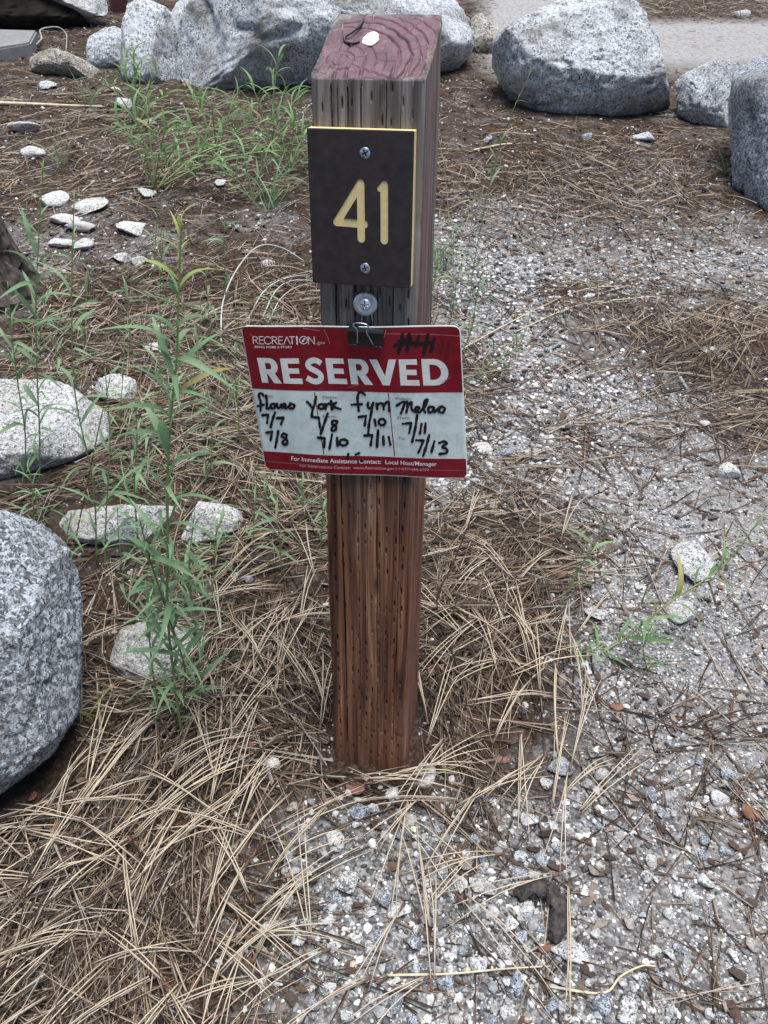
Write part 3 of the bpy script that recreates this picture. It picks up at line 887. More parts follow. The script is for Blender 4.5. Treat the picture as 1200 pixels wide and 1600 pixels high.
strokes_obj('logo_word', [[c5(*p) for p in s] for s in LOGO], 1.25, .0004, M['print_white'])
ring_ = [c5(664 + 38 * math.cos(a), 193 + 36 * math.sin(a)) for a in np.linspace(0, 2 * pi, 18)]
strokes_obj('logo_compass', [ring_], 1.3, .0004, M['print_white'])
strokes_obj('logo_needle', [[c5(652, 208), c5(676, 178)]], 2.2, .00052, M['print_white'])
strokes_obj('logo_needle', [[c5(598, 158), c5(602, 228)]], 2.6, .0004, M['print_white'])
# handwriting in black marker
ell = lambda cx, cy, rx, ry: [(cx + rx * math.sin(a), cy - ry * math.cos(a)) for a in np.linspace(0, 2 * pi, 12)]
HAND = {
 'Flores': [[(137, 58), (128, 46), (114, 50), (113, 62), (122, 90), (120, 135)], [(106, 112), (138, 104)], [(150, 56), (154, 90), (152, 122)], [(152, 122), (170, 118), (178, 100), (192, 98), (196, 112), (184, 122), (174, 114)],
            [(196, 112), (206, 96), (210, 116), (222, 114), (230, 98), (232, 116)], [(232, 116), (246, 108), (252, 98), (240, 96), (238, 112), (256, 118)], [(256, 118), (276, 98), (272, 92), (296, 100), (290, 116), (272, 118)]],
 'York': [[(360, 84), (372, 94), (384, 110)], [(406, 60), (398, 95), (388, 125), (384, 158)], ell(432, 108, 14, 12), [(450, 96), (454, 122)], [(453, 110), (464, 95), (476, 96)], [(480, 80), (486, 124)], [(506, 90), (486, 106), (528, 123)]],
 'Fyrr': [[(652, 50), (636, 38), (620, 42), (614, 70), (620, 132)], [(584, 101), (636, 98)], [(668, 90), (666, 110), (680, 118), (694, 92)], [(694, 90), (684, 140), (672, 200), (668, 246)], [(710, 94), (714, 122)], [(714, 108), (722, 95), (736, 92)], [(744, 94), (747, 122)], [(747, 106), (756, 92), (768, 84), (774, 96), (776, 132)]],
 'Melas': [[(812, 104), (846, 84), (850, 100), (834, 144)], [(850, 100), (866, 84), (868, 110), (862, 138)], [(866, 104), (886, 86), (888, 120), (904, 136)], [(904, 136), (924, 122), (922, 112), (906, 118), (910, 138), (930, 138)],
           [(930, 138), (960, 100), (966, 76), (954, 84), (946, 120), (956, 140)], [(998, 118), (980, 112), (970, 128), (980, 142), (994, 134), (998, 118), (1002, 140)], [(1002, 140), (1030, 116), (1048, 118), (1054, 130), (1042, 144), (1024, 138), (1030, 122)]],
 'seven seven': [[(130, 158), (160, 154)], [(160, 154), (154, 196)], [(196, 142), (182, 180), (172, 218)], [(206, 170), (240, 166)], [(240, 166), (226, 200)]],
 'seven eight first': [[(150, 246), (180, 240)], [(180, 240), (172, 282)], [(212, 236), (204, 280), (196, 320)], [(256, 254), (238, 248), (230, 262), (250, 274), (260, 292), (244, 306), (234, 292), (250, 272), (256, 254)]],
 'seven eight second': [[(384, 160), (420, 164)], [(420, 164), (426, 210)], [(464, 144), (448, 190), (430, 244)], [(512, 184), (492, 180), (486, 196), (506, 208), (504, 226), (488, 230), (486, 214), (508, 196), (512, 184)]],
 'seven ten lower': [[(416, 264), (450, 268)], [(450, 268), (446, 312)], [(486, 250), (474, 320)], [(512, 266), (514, 306)], ell(544, 290, 20, 15)],
 'seven ten upper': [[(620, 164), (656, 158)], [(656, 158), (650, 206)], [(700, 176), (706, 206)], ell(738, 188, 17, 16)],
 'seven eleven left': [[(648, 258), (688, 256)], [(688, 256), (680, 307)], [(718, 230), (712, 314)], [(744, 262), (746, 303)], [(772, 264), (780, 304)]],
 'seven eleven right': [[(844, 196), (886, 192)], [(886, 192), (876, 242)], [(916, 154), (906, 220), (890, 288)], [(938, 198), (930, 246)], [(958, 196), (954, 242)]],
 'seven thirteen': [[(912, 280), (948, 282)], [(948, 282), (922, 342)], [(976, 256), (962, 310), (946, 358)], [(1002, 288), (988, 340)], [(1026, 296), (1052, 290), (1064, 300), (1042, 316), (1066, 330), (1060, 348), (1028, 352)]],
 'smudges': [[(568, 348), (564, 372)], [(622, 346), (606, 352)], [(632, 382), (636, 383)]],
}
for k, ss in HAND.items():
    date = k.startswith('s')
    strokes_obj('handwriting', [[c6(*p) for p in s] for s in ss], 4.0 if not date else 4.1, .00058, M['ink'], None if k == 'smudges' else ('handwritten name ' + k if not date else None))
c7 = lambda X, Y: (540 + X / 6, 500 + Y / 6)
strokes_obj('handwriting', [[c7(*p) for p in s] for s in ([(537, 128), (522, 215), (500, 296)], [(597, 128), (590, 200), (582, 278)], [(465, 232), (560, 214), (640, 214)], [(505, 190), (615, 172)], [(690, 150), (655, 228)], [(655, 228), (804, 212)], [(772, 140), (752, 225), (733, 312)], [(832, 178), (802, 290)])], 5.4, .00058, M['ink'], 'number 41 in black marker')
strokes_obj('faded_handwriting', [[c7(*p) for p in s] for s in ([(905, 180), (915, 230), (890, 300)], [(960, 210), (965, 270), (940, 340)], [(870, 230), (850, 280)])], 3.2, .00058, M['ink_faded'])
strokes_obj('tape_edge', [[c7(360, 118), c7(600, 128), c7(820, 136), c7(1070, 152)]], 1.6, .00046, M['tape'])
strokes_obj('tape_edge', [[c6(150, 392), c6(420, 408)]], 1.0, .00046, M['tape'])
strokes_obj('tape_edge', [[c6(800, 424), c6(1166, 440)]], 1.0, .00046, M['tape'])

M['scratch'] = plain('scratch', (.42, .22, .22), .5)
for sc in ([(392, 521), (396, 524)], [(507, 514), (513, 526), (516, 536)], [(474, 512), (500, 516)], [(604, 514), (601, 526)], [(545, 604), (562, 600)], [(690, 598), (704, 590)], [(380, 540), (384, 552)]):
    strokes_obj('scratch', [sc], .7, .0005, M['scratch'])

# ------------------------------------------------------------------ binder clip
ycl = pcard(570, 512).y
q_tip = pplane(570, 540, ycl - .0030); q_sp = pplane(570, 517.5, ycl - .0085)
xa = pplane(542.5, 522, ycl - .006).x; xb = pplane(598, 522, ycl - .006).x
zt_, zs_ = q_tip.z, q_sp.z
sec = [(ycl - .0026, zt_ - .0006), (ycl - .0040, zt_), (ycl - .0062, zt_ + (zs_ - zt_) * .4), (ycl - .0082, zs_ - .0012), (ycl - .0076, zs_), (ycl + .0046, zs_ + .0006), (ycl + .0056, zs_ - .0008), (ycl + .0040, zt_ + (zs_ - zt_) * .4), (ycl + .0025, zt_)]
clipc = Vector(((xa + xb) / 2, ycl, zt_))
clip = empty('binder_clip', (0, 0, 0), 'black binder clip with wire handles holding the red card', 'clip')
clip.matrix_world = MP @ Matrix.Translation(clipc) @ Matrix.Rotation(math.radians(1.5), 4, 'Y')
th = .0007
V, F = [], []
cen = np.array([ycl, (zt_ + zs_) / 2 + .004])
for i, p in enumerate(sec):
    p = np.array(p); nrm = (p - cen); nrm /= np.linalg.norm(nrm)
    for x in (xa, xb):
        for o_ in (0, -th):
            pp = p + nrm * o_
            V.append((x - clipc.x, pp[0] - clipc.y, pp[1] - clipc.z))
for i in range(len(sec) - 1):
    a, b2 = i * 4, (i + 1) * 4
    F += [(a, a + 2, b2 + 2, b2), (a + 1, b2 + 1, b2 + 3, a + 3), (a, b2, b2 + 1, a + 1), (a + 2, a + 3, b2 + 3, b2 + 2)]
e_ = (len(sec) - 1) * 4
F += [(0, 1, 3, 2), (e_, e_ + 2, e_ + 3, e_ + 1)]
link('clip_body', mesh_np('clip_body', V, [np.array(F)]), M['black_steel'], clip)
for x0, x1 in ((xa, xa + .010), (xb - .010, xb)):          # rolled hems
    V, F = tube_np([np.linspace((x0, ycl - .0038, zt_), (x1, ycl - .0038, zt_), 4) - np.array(clipc)], [.0011], 10)
    link('hem', mesh_np('hem', V, F, True), M['black_steel'], clip)
yf = ycl - .0052
hp = [pplane(558, 537, yf), pplane(558, 524, yf - .004), pplane(556.5, 515, yf - .006), pplane(551, 509.5, yf - .008), pplane(552.5, 506, yf - .0085), pplane(560, 505, yf - .0085), pplane(570, 506.5, yf - .0085), pplane(574.5, 510.5, yf - .008), pplane(571.5, 518, yf - .005), pplane(577, 528, yf - .003), pplane(583, 538, yf)]
V, F = tube_np([smooth_path([np.array(q - clipc) for q in hp], 60)], [.00065], 7)
link('wire_handle', mesh_np('wire_handle', V, F, True), M['steel'], clip)
yb = -HW - .0030
hp = [pplane(564, 516, yb), pplane(565, 498, yb), pplane(565.5, 482, yb), pplane(568, 467, yb), pplane(574, 467, yb), pplane(578.5, 482, yb), pplane(580.5, 498, yb), pplane(582, 516, yb)]
V, F = tube_np([smooth_path([np.array(q - clipc) for q in hp], 50)], [.00065], 7)
link('wire_handle', mesh_np('wire_handle', V, F, True), M['steel'], clip)
#PART3
# ------------------------------------------------------------------ boulders and rocks
RIGHT = cam_rot @ Vector((1, 0, 0)); UPV = cam_rot @ Vector((0, 1, 0)); BACK = cam_rot @ Vector((0, 0, 1))
FOOT = []                                                  # footprints, so that litter does not pierce the boulders
_ico = {}
def ico(n):
    if n not in _ico:
        bm = bmesh.new(); bmesh.ops.create_icosphere(bm, subdivisions=n, radius=1)
        bm.verts.ensure_lookup_table()
        _ico[n] = (np.array([v.co[:] for v in bm.verts]), np.array([[v.index for v in f.verts] for f in bm.faces]))
        bm.free()
    return _ico[n]
FLATFWD = Vector((BACK.x, BACK.y, 0)).normalized()
def rock(name, poly, label, mat, base=None, depth=.8, sub=5, rough=.06, cuts=5, seed=1, sink=.0, expo=.75, cat='rock', group=None, lift=0.0, foot=True, facets=None, behind=None):
    """a rock whose outline from the photo's side is poly; it stands where its foot meets the ground and has real depth"""
    poly = np.array(poly, float)
    by = poly[:, 1].max(); bx = poly[poly[:, 1].argmax(), 0]
    if base is None: base = (bx, by - 2)
    P0, t0 = pground(*base)
    cpx = (poly.min(0) + poly.max(0)) / 2
    wpx = np.ptp(poly[:, 0]); hpx = np.ptp(poly[:, 1])
    half = max(.35 * hpx, .5 * wpx) * t0 / FPX * depth if behind is None else behind
    tc = t0 + half * .62 + lift
    C = CAMLOC + pray(*cpx) * tc
    S, Fc = ico(sub)
    rng = np.random.RandomState(seed)
    D = np.diff(np.vstack([poly, poly[:1]]), axis=0)
    a, bq, cc = S @ np.array(RIGHT), S @ np.array(UPV), S @ np.array(BACK)
    th = np.arctan2(bq, a)
    rel = (poly - cpx) * np.array([1, -1])
    # radial function of the outline
    tab = np.linspace(-pi, pi, 361); rt = np.zeros(361)
    nxt = np.roll(rel, -1, 0)
    for i, t in enumerate(tab):
        d = np.array([math.cos(t), math.sin(t)]); best = 0
        for p, q in zip(rel, nxt):
            e_ = q - p; den = d[0] * e_[1] - d[1] * e_[0]
            if abs(den) < 1e-9: continue
            k = (p[0] * e_[1] - p[1] * e_[0]) / den; s = (p[0] * d[1] - p[1] * d[0]) / den
            if k > best and -1e-6 <= s <= 1 + 1e-6: best = k
        rt[i] = best
    ker = np.array([1, 2, 3, 2, 1.]) / 9
    rt = np.convolve(np.concatenate([rt[-5:-1], rt, rt[1:5]]), ker, 'same')[4:-4]
    r = np.interp(th, tab, rt) * tc / FPX
    sn = np.hypot(a, bq)
    k = sn ** expo
    L = np.stack([np.cos(th) * r * k, np.sin(th) * r * k, np.sign(cc) * np.abs(cc) ** expo * half], 1)
    size = float(np.mean(rt)) * tc / FPX
    # flat fracture faces
    ext0 = L.min(0), L.max(0)
    for i in range(cuts * 3 + 6):
        n = rng.normal(size=3); n[2] = abs(n[2]) * .9 + .1; n[1] = abs(n[1]) - .25; n /= np.linalg.norm(n)
        h = L @ n; lim = h.max() * rng.uniform(.74, .94)
        L -= np.maximum(h - lim, 0)[:, None] * n * .97
    for f in (facets or ()):
        n = np.array(f[:3], float); n /= np.linalg.norm(n)
        h = L @ n; lim = h.max() * f[3]
        L -= np.maximum(h - lim, 0)[:, None] * n * .94
    sc_ = (ext0[1] - ext0[0]) / np.maximum(L.max(0) - L.min(0), 1e-6); sc_[2] = 1
    L = (L - (L.max(0) + L.min(0)) / 2) * sc_ + (ext0[0] + ext0[1]) / 2
    nn = L / (np.linalg.norm(L, axis=1, keepdims=True) + 1e-9)
    so = seed * 7.31
    amp = size * rough
    L = L + nn * (amp * (fnoise(L + so, 1.6 / size, seed, 3) + .22 * fnoise(L + so, 9 / size, seed + 3, 3)))[:, None]
    L = L + nn * (size * .015 * fnoise(L + so, 22 / size, seed + 5, 3, .6))[:, None]
    rdg = 1 - np.abs(vnoise(L + so, 3.1 / size, seed + 8))
    L = L - nn * (amp * 1.1 * np.clip(rdg - .92, 0, 1) / .08)[:, None]
    WV = L @ np.array([RIGHT[:], UPV[:], BACK[:]])
    me = mesh_np(name, WV, [Fc], True)
    o = link(name, me, mat)
    o.location = C - Vector((0, 0, sink))
    tag(o, label, cat, group)
    if foot:
        G = WV + np.array(o.location)
        m_ = G[:, 2] < gz(G[:, 0], G[:, 1]) + .05
        if m_.any():
            g2 = G[m_][:, :2]; FOOT.append((g2.min(0), g2.max(0), (g2.min(0) + g2.max(0)) / 2, np.ptp(g2, axis=0) / 2))
    return o

rock('boulder', [(250, 128), (246, 70), (250, 28), (275, -5), (320, -40), (420, -75), (600, -85), (720, -45), (744, 0), (738, 55), (715, 95), (650, 135), (520, 152), (400, 158), (330, 168), (268, 150)],
     'biggest blue-grey granite boulder, along the top behind the post', M['granite_far'], base=(420, 160), depth=.55, sub=6, rough=.042, cuts=3, seed=3, cat='boulder', facets=[(-.15, .8, .6, .74), (.05, .15, 1, .82)])
rock('rock', [(184, 112), (180, 66), (202, 38), (236, 12), (262, -4), (276, 50), (268, 134), (228, 142), (198, 134)],
     'broken brownish block at the left end of the biggest boulder', M['granite_far'], base=(225, 134), depth=.9, expo=.5, sub=5, rough=.06, cuts=3, seed=4, facets=[(-.1, .1, 1, .7)])
rock('boulder', [(778, 108), (768, 92), (790, 66), (832, 44), (850, 10), (882, -18), (925, -14), (965, 25), (1012, 64), (1040, 100), (1054, 140), (1046, 166), (990, 187), (930, 197), (880, 192), (830, 180), (792, 150)],
     'pale pyramid-shaped granite boulder at top right beside the road', M['granite_far'], depth=.75, sub=6, rough=.045, cuts=3, seed=5, cat='boulder', expo=.85, facets=[(-.1, .75, .65, .74), (.1, .1, 1, .84)])
rock('boulder', [(1150, 205), (1152, 120), (1160, 72), (1200, 48), (1270, 20), (1400, 60), (1420, 250), (1330, 400), (1235, 385), (1185, 350), (1154, 280)],
     'upright grey granite boulder cut by the right edge of the picture', M['granite_dark'], base=(1200, 330), lift=-.06, depth=.6, sub=5, rough=.05, cuts=2, seed=8, cat='boulder', expo=.6)
rock('boulder', [(-160, 900), (-110, 800), (-20, 792), (36, 812), (78, 846), (100, 890), (107, 950), (102, 1040), (98, 1130), (60, 1190), (0, 1235), (-110, 1245), (-160, 1080)],
     'rounded salt-and-pepper granite boulder at the lower left edge', M['granite_dark'], base=(30, 1240), lift=-.075, depth=.75, sub=6, rough=.03, cuts=2, seed=12, cat='boulder', expo=.68)
rock('boulder', [(-150, 680), (-80, 600), (0, 588), (60, 586), (112, 610), (160, 650), (166, 690), (130, 722), (60, 752), (0, 778), (-120, 790)],
     'low pale granite boulder with a flat top at the left edge', M['granite_pale'], base=(40, 752), depth=.6, sub=6, rough=.04, cuts=1, seed=15, cat='boulder', facets=[(.1, .62, .78, .52)])
rock('rock', [(72, 826), (88, 800), (140, 794), (210, 788), (272, 792), (292, 808), (284, 840), (230, 850), (150, 852), (100, 842)],
     'long flat granite rock behind the tall weed, left of another rock', M['granite_pale'], depth=.5, seed=18, rough=.06, cuts=4)
rock('rock', [(282, 838), (288, 804), (310, 783), (350, 788), (380, 800), (372, 828), (342, 848), (302, 852)],
     'pale rounded rock just right of the long flat rock', M['granite_pale'], depth=.7, seed=21, rough=.05, cuts=4)
rock('rock', [(166, 1022), (188, 988), (250, 968), (302, 998), (308, 1030), (252, 1066), (200, 1062)],
     'whitish granite rock hidden behind the tall weed leaves', M['granite_pale'], depth=.6, seed=24, rough=.06, cuts=4)
rock('rock', [(1058, 128), (1085, 103), (1112, 108), (1135, 116), (1152, 108), (1172, 92), (1170, 150), (1146, 192), (1122, 206), (1092, 192), (1066, 172)],
     'bluish broken rock wedged between two boulders at right', M['granite_blue'], depth=.6, seed=27, rough=.09, cuts=5)
rock('rock', [(722, 74), (724, 42), (746, 22), (772, 40), (788, 62), (776, 88), (742, 88)],
     'small cream rock at the left foot of the pyramid boulder', M['granite_brown'], depth=.7, seed=30, rough=.06, cuts=3, foot=False)
rock('rock', [(134, 84), (150, 58), (172, 41), (192, 48), (204, 70), (196, 104), (160, 112), (140, 100)],
     'upright grey rock leaning on the big boulder at left', M['granite_blue'], base=(165, 110), depth=.6, seed=33, rough=.06, cuts=3)
rock('rock', [(33, 101), (50, 86), (95, 82), (140, 90), (152, 104), (148, 124), (120, 122), (75, 117), (44, 110)],
     'flat tan rock propped on a pebble at upper left', M['granite_brown'], base=(90, 124), depth=.45, seed=36, rough=.07, cuts=4)
rock('rock', [(-150, 20), (-140, -60), (0, -80), (120, -50), (158, -14), (150, 4), (100, 12), (62, 5), (20, 7), (-40, 12)],
     'overhanging pale slab at the top left corner with dark hollow beneath', M['quartz'], base=(60, 62), depth=.4, seed=39, rough=.04, cuts=2, foot=False)
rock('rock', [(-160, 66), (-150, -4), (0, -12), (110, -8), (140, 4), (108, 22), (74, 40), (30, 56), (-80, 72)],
     'added near-black rock painted as the shade in the hollow under the overhanging slab', M['hollow'], base=(20, 52), depth=.35, seed=40, rough=.08, cuts=3, foot=False)  # added to fill the gap; its near-black colour stands for shade
rock('rock', [(143, 604), (158, 586), (184, 582), (208, 592), (212, 612), (194, 634), (164, 624)],
     'white angular rock between flat boulder and tall weed', M['quartz'], depth=.7, seed=42, rough=.07, cuts=4)
# grey concrete slab at the left edge
P = [pground(*q)[0] for q in ((-120, 62), (62, 68), (52, 88), (-120, 118))]
V = [(p.x, p.y, gz1(p.x, p.y) + .045) for p in P] + [(p.x, p.y, gz1(p.x, p.y) - .05) for p in P]
me = bpy.data.meshes.new('concrete_slab'); me.from_pydata(V, [], [(0, 3, 2, 1), (4, 5, 6, 7), (0, 1, 5, 4), (1, 2, 6, 5), (2, 3, 7, 6), (3, 0, 4, 7)])
bm = bmesh.new(); bm.from_mesh(me); bmesh.ops.recalc_face_normals(bm, faces=bm.faces); bmesh.ops.bevel(bm, geom=bm.edges[:], offset=.006, segments=2, affect='EDGES'); bm.to_mesh(me); bm.free()
tag(link('concrete_slab', me, M['concrete']), 'smooth grey concrete slab at the left edge behind flat tan rock', 'slab')
# square steel leg at the top edge
q, t_ = pground(187, 17)
bm = bmesh.new()
bmq = box_bm(-.034, .034, -.03, .03, -.06, .62, .003)
leg = link('steel_post', bm_mesh('steel_post', bmq), M['steel_brown']); leg.location = q; leg.rotation_euler = (0, 0, .5); bm.free()
tag(leg, 'dark red square steel post at the top edge behind the big boulder', 'post')
# dark tree foot at the left edge
tb, t_ = pground(-26, 452)
nz, na = 80, 110; V = []
hts = np.linspace(-.06, 1.5, nz)
for zc in hts:
    for j in range(na):
        a = 2 * pi * j / na
        r = .052 + .050 * math.exp(-max(zc, 0) / .09)
        V.append((r, a, zc))
V = np.array(V)
cy = np.stack([np.cos(V[:, 1]) * 2.6, np.sin(V[:, 1]) * 2.6, V[:, 2] * 6], 1)
pl_ = np.abs(vnoise(cy + .35 * vnoise(cy, 2, 5)[:, None], 2.4, 4)); pl2_ = vnoise(cy, 9, 7)
rr_ = V[:, 0] * (1 + .02 * vnoise(cy, .7, 1)) + .030 * np.clip(pl_ * 3.2, 0, 1) ** .8 + .006 * pl2_
lean_ = -.17 * V[:, 2]
TVv = np.stack([rr_ * np.cos(V[:, 1]) + lean_, rr_ * np.sin(V[:, 1]) + .05 * V[:, 2], V[:, 2]], 1)
ti_ = np.arange(nz * na).reshape(nz, na); t2_ = np.roll(ti_, -1, 1)
trunk = link('tree_trunk', mesh_np('tree_trunk', TVv, [np.stack([ti_[:-1], t2_[:-1], t2_[1:], ti_[1:]], -1).reshape(-1, 4), ti_[-1][None]], False), M['bark'])
trunk.location = tb; tag(trunk, 'foot of a dark rough-barked tree trunk at the left edge', 'tree trunk')
FOOT.append((None, None, np.array([tb.x, tb.y]), np.array([.11, .11])))

# ------------------------------------------------------------------ stones that one can pick out
def stone_mesh(i, flat, sub=3, ang=6):
    rng = np.random.RandomState(100 + i)
    S, Fc = ico(sub); L = S.copy() * np.array([1, .8, flat])
    for k in range(ang):
        n = rng.normal(size=3); n /= np.linalg.norm(n); h = L @ n; lim = h.max() * rng.uniform(.5, .8)
        L -= np.maximum(h - lim, 0)[:, None] * n * .95
    nn = L / np.linalg.norm(L, axis=1, keepdims=True)
    L += nn * (.035 * fnoise(L + i * 3.3, 2.6, i, 4, .6))[:, None]
    L /= np.abs(L[:, :2]).max()
    return L, Fc
SM = {}
def stone_data(i, mat):
    key = (i, mat)
    if key not in SM:
        L, Fc = stone_mesh(i, (.5, .7, .62, .45, .8, .56)[i % 6], 3, (8, 10, 9, 12, 7, 13)[i % 6])
        SM[key] = mesh_np('stone', L, [Fc], True); SM[key].materials.append(M[mat])
        SM[key].shade_smooth() if False else None
    return SM[key]
def stone(px, py, w, h, mat, label, i=0, group=None, name='stone', sink=.24, rz=None):
    P0, t0 = pground(px, py + h * .35)
    half = w * .5 * t0 / FPX
    o = link(name, stone_data(i, mat)); 
    o.location = P0 + Vector((0, half * .4, half * (.55 - sink) * .8))
    o.scale = (half, half * random.uniform(.85, 1.25), half * min(1.3, max(.5, 1.05 * h / max(w, 1))))
    o.rotation_euler = (random.uniform(-.25, .25), random.uniform(-.25, .25), random.uniform(-.4, .4) if rz is None else rz)
    tag(o, label, 'stone', group)
    return o
STONES = [
 (38, 199, 46, 22, 'quartz', 'oval white stone on bare litter near the upper left edge'), (52, 237, 40, 22, 'quartz', 'pointed white stone just below the oval white stone, upper left'),
 (72, 132, 32, 22, 'granite_blue', 'rounded grey stone propping up the flat tan rock'), (228, 190, 32, 20, 'granite_brown', 'brownish round stone in the grass below the big boulder'),
 (195, 160, 26, 24, 'quartz', 'pale upright stone among grass under the big boulder'), (178, 138, 22, 14, 'quartz', 'small white stone under the upright leaning rock'),
 (138, 325, 58, 22, 'quartz', 'widest white stone right of the dark tree trunk'), (100, 347, 52, 22, 'quartz', 'flat white stone nearest the dark trunk'),
 (125, 358, 50, 18, 'quartz', 'flat white stone touching the one nearest the dark trunk'), (98, 379, 44, 20, 'quartz', 'humped white stone below the flat white pair near the trunk'),
 (125, 386, 40, 14, 'quartz', 'thin white stone right of the humped white stone'), (205, 360, 48, 13, 'quartz', 'long thin white stone left of the grass tuft base'),
 (192, 400, 32, 24, 'granite_pale', 'speckled round stone above the weeds at left'), (217, 407, 28, 18, 'granite_pale', 'speckled small stone beside the speckled round stone'),
 (228, 301, 30, 15, 'quartz', 'white chip at the root of the grass tuft'), (343, 286, 24, 12, 'quartz', 'white chip right of the grass tuft'), (80, 318, 50, 10, 'quartz', 'thin white sliver above the white stones near the trunk'),
 (420, 410, 22, 14, 'quartz', 'white pebble under the bleached arching stalk'), (250, 510, 22, 18, 'quartz', 'white pebble behind the main weed stem, middle left'), (240, 545, 32, 18, 'quartz', 'white pebble below the one behind the main weed stem'),
 (1008, 212, 36, 24, 'granite_blue', 'grey stone below the pyramid boulder'), (915, 212, 22, 16, 'slate', 'small dark stone at the foot of the pyramid boulder'), (762, 214, 16, 22, 'granite_blue', 'bluish stone right of the post in brown litter'),
 (1138, 732, 38, 42, 'quartz', 'large white stone lying in grey gravel at right'), (1072, 952, 56, 50, 'quartz', 'square white stone under the arching green stem at right'), (1032, 968, 22, 20, 'quartz', 'small white stone left of the square white stone'),
 (997, 914, 17, 17, 'quartz', 'little square white pebble above the arching stem'), (850, 992, 22, 26, 'granite_blue', 'grey stone at the root of the arching green stem'), (935, 962, 40, 16, 'granite_pale', 'flat pale stone in needles near the arching stem'),
 (938, 1207, 28, 34, 'quartz', 'pale pear-shaped stone in the gravel right of the post foot'), (876, 1195, 44, 36, 'slate', 'dark grey square stone right of the post foot'), (855, 1222, 24, 22, 'granite_pale', 'pale stone below the dark grey square stone'),
 (916, 1223, 22, 20, 'granite_pale', 'pale stone left below the pear-shaped stone'), (877, 1270, 24, 30, 'granite_pale', 'pale oval stone below the dark square stone'), (938, 1286, 18, 28, 'slate', 'smooth bluish oval pebble in the right gravel'),
 (1085, 1262, 26, 18, 'granite_pale', 'flat grey stone far right in the gravel'), (421, 1190, 34, 27, 'quartz', 'round white stone in needles left of the post foot'), (664, 1200, 36, 56, 'quartz', 'crumbly white stone against the right of the post foot'),
 (523, 1308, 36, 46, 'quartz', 'white triangular stone below the post'), (543, 1370, 42, 54, 'granite_pale', 'speckled oval stone below the white triangular stone'), (618, 1337, 32, 30, 'granite_brown', 'cream stone below the post, right of the speckled oval'),
 (637, 1328, 20, 26, 'granite_pale', 'pale stone touching the cream stone below the post'), (424, 1442, 40, 40, 'granite_pale', 'speckled round stone at the edge of the needle bed'), (600, 1404, 24, 26, 'slate', 'bluish stone right of the speckled oval stone'),
 (620, 1420, 32, 26, 'quartz', 'white wedge stone near the bluish stone, bottom centre'), (896, 1490, 62, 46, 'quartz', 'largest white stone of the bottom gravel, below the bark curl'), (787, 1482, 24, 28, 'quartz', 'blocky white stone left of the bark curl'),
 (700, 1496, 28, 24, 'granite_pale', 'pale stone left of the blocky white stone'), (983, 1578, 38, 34, 'granite_pale', 'speckled stone at the bottom edge right of centre'), (940, 1568, 32, 32, 'slate', 'dark bluish stone at the bottom edge beside the speckled one'),
 (864, 1568, 26, 32, 'slate', 'dark wedge stone at the bottom edge'), (890, 1586, 22, 24, 'quartz', 'white stone on the bottom edge between dark stones'), (1056, 1391, 22, 22, 'quartz', 'white pebble alone in fine sand at right'),
 (812, 1337, 26, 26, 'granite_blue', 'grey stone above the bark curl'), (845, 1340, 22, 22, 'slate', 'dark stone above right of the bark curl'), (1095, 884, 78, 40, 'granite_pale', 'broad flat pale rock half buried in gravel at right'),
 (685, 862, 18, 22, 'quartz', 'white pebble close to the right side of the post'), (754, 700, 30, 22, 'quartz', 'white pebble at the lower right corner of the card'), (790, 706, 24, 18, 'slate', 'grey pebble right of the card corner'),
 (1098, 660, 22, 16, 'quartz', 'white pebble in litter at the right'), (1000, 660, 14, 12, 'granite_pale', 'pale pebble left of a dead twig at right'), (1160, 18, 26, 26, 'granite_pale', 'pale stone on the road at the top right'),
 (1112, 552, 40, 18, 'quartz', 'white chip beside the right litter patch'), (918, 464, 24, 14, 'quartz', 'white pebble in grey gravel, middle right'),
 (295, 1576, 18, 18, 'quartz', 'tiny white pebble alone in the needles near the bottom edge'), (520, 1480, 26, 24, 'quartz', 'white stone left of centre at the bottom gravel'), (512, 1548, 30, 22, 'granite_pale', 'flat speckled stone at bottom, left of centre'),
]
for i, (x, y, w_, h_, mt, lb) in enumerate(STONES):
    stone(x, y, w_ * 1.06, h_ * 1.06, mt, lb, i)

# many small pebbles, each its own object, where the photo shows pale gravel
rng = np.random.RandomState(5)
taken = [(s[0], s[1], max(s[2], s[3]) / 2 + 6) for s in STONES] + [(584, 1160, 70)]
def scatter_pebbles(n, box, label, group, wmin, wmax):
    k = tries = 0
    while k < n and tries < 6000:
        tries += 1
        x, y = rng.uniform(box[0], box[2]), rng.uniform(box[1], box[3])
        if any((x - a) ** 2 + (y - b_) ** 2 < r_ * r_ for a, b_, r_ in taken): continue
        P0, _ = pground(x, y)
        if z_grav(np.array([P0[:]]))[0] < .3 + .3 * rng.rand(): continue
        w_ = wmin + (wmax - wmin) * rng.rand() ** 2
        taken.append((x, y, w_ * .6))
        stone(x, y, w_, w_ * rng.uniform(.75, 1.1), ('quartz', 'granite_pale', 'slate', 'granite_pale', 'granite_brown', 'quartz', 'slate')[rng.randint(7)], label, rng.randint(6), group, 'pebble', -.08, rng.uniform(0, 6.3))
        k += 1
scatter_pebbles(110, (400, 1230, 830, 1600), 'small angular pebble in the gravel below and in front of the post', 'pebbles in front of the post', 13, 32)
scatter_pebbles(90, (830, 1130, 1200, 1600), 'small angular pebble in the gravel at the lower right', 'pebbles at the lower right', 11, 26)
scatter_pebbles(50, (700, 620, 1200, 1100), 'small pale pebble in the gravel right of the post at mid height', 'pebbles right of the post', 8, 16)
scatter_pebbles(40, (690, 220, 1190, 560), 'tiny pale pebble in the far litter below the pyramid boulder', 'pebbles in the far litter', 6, 13)

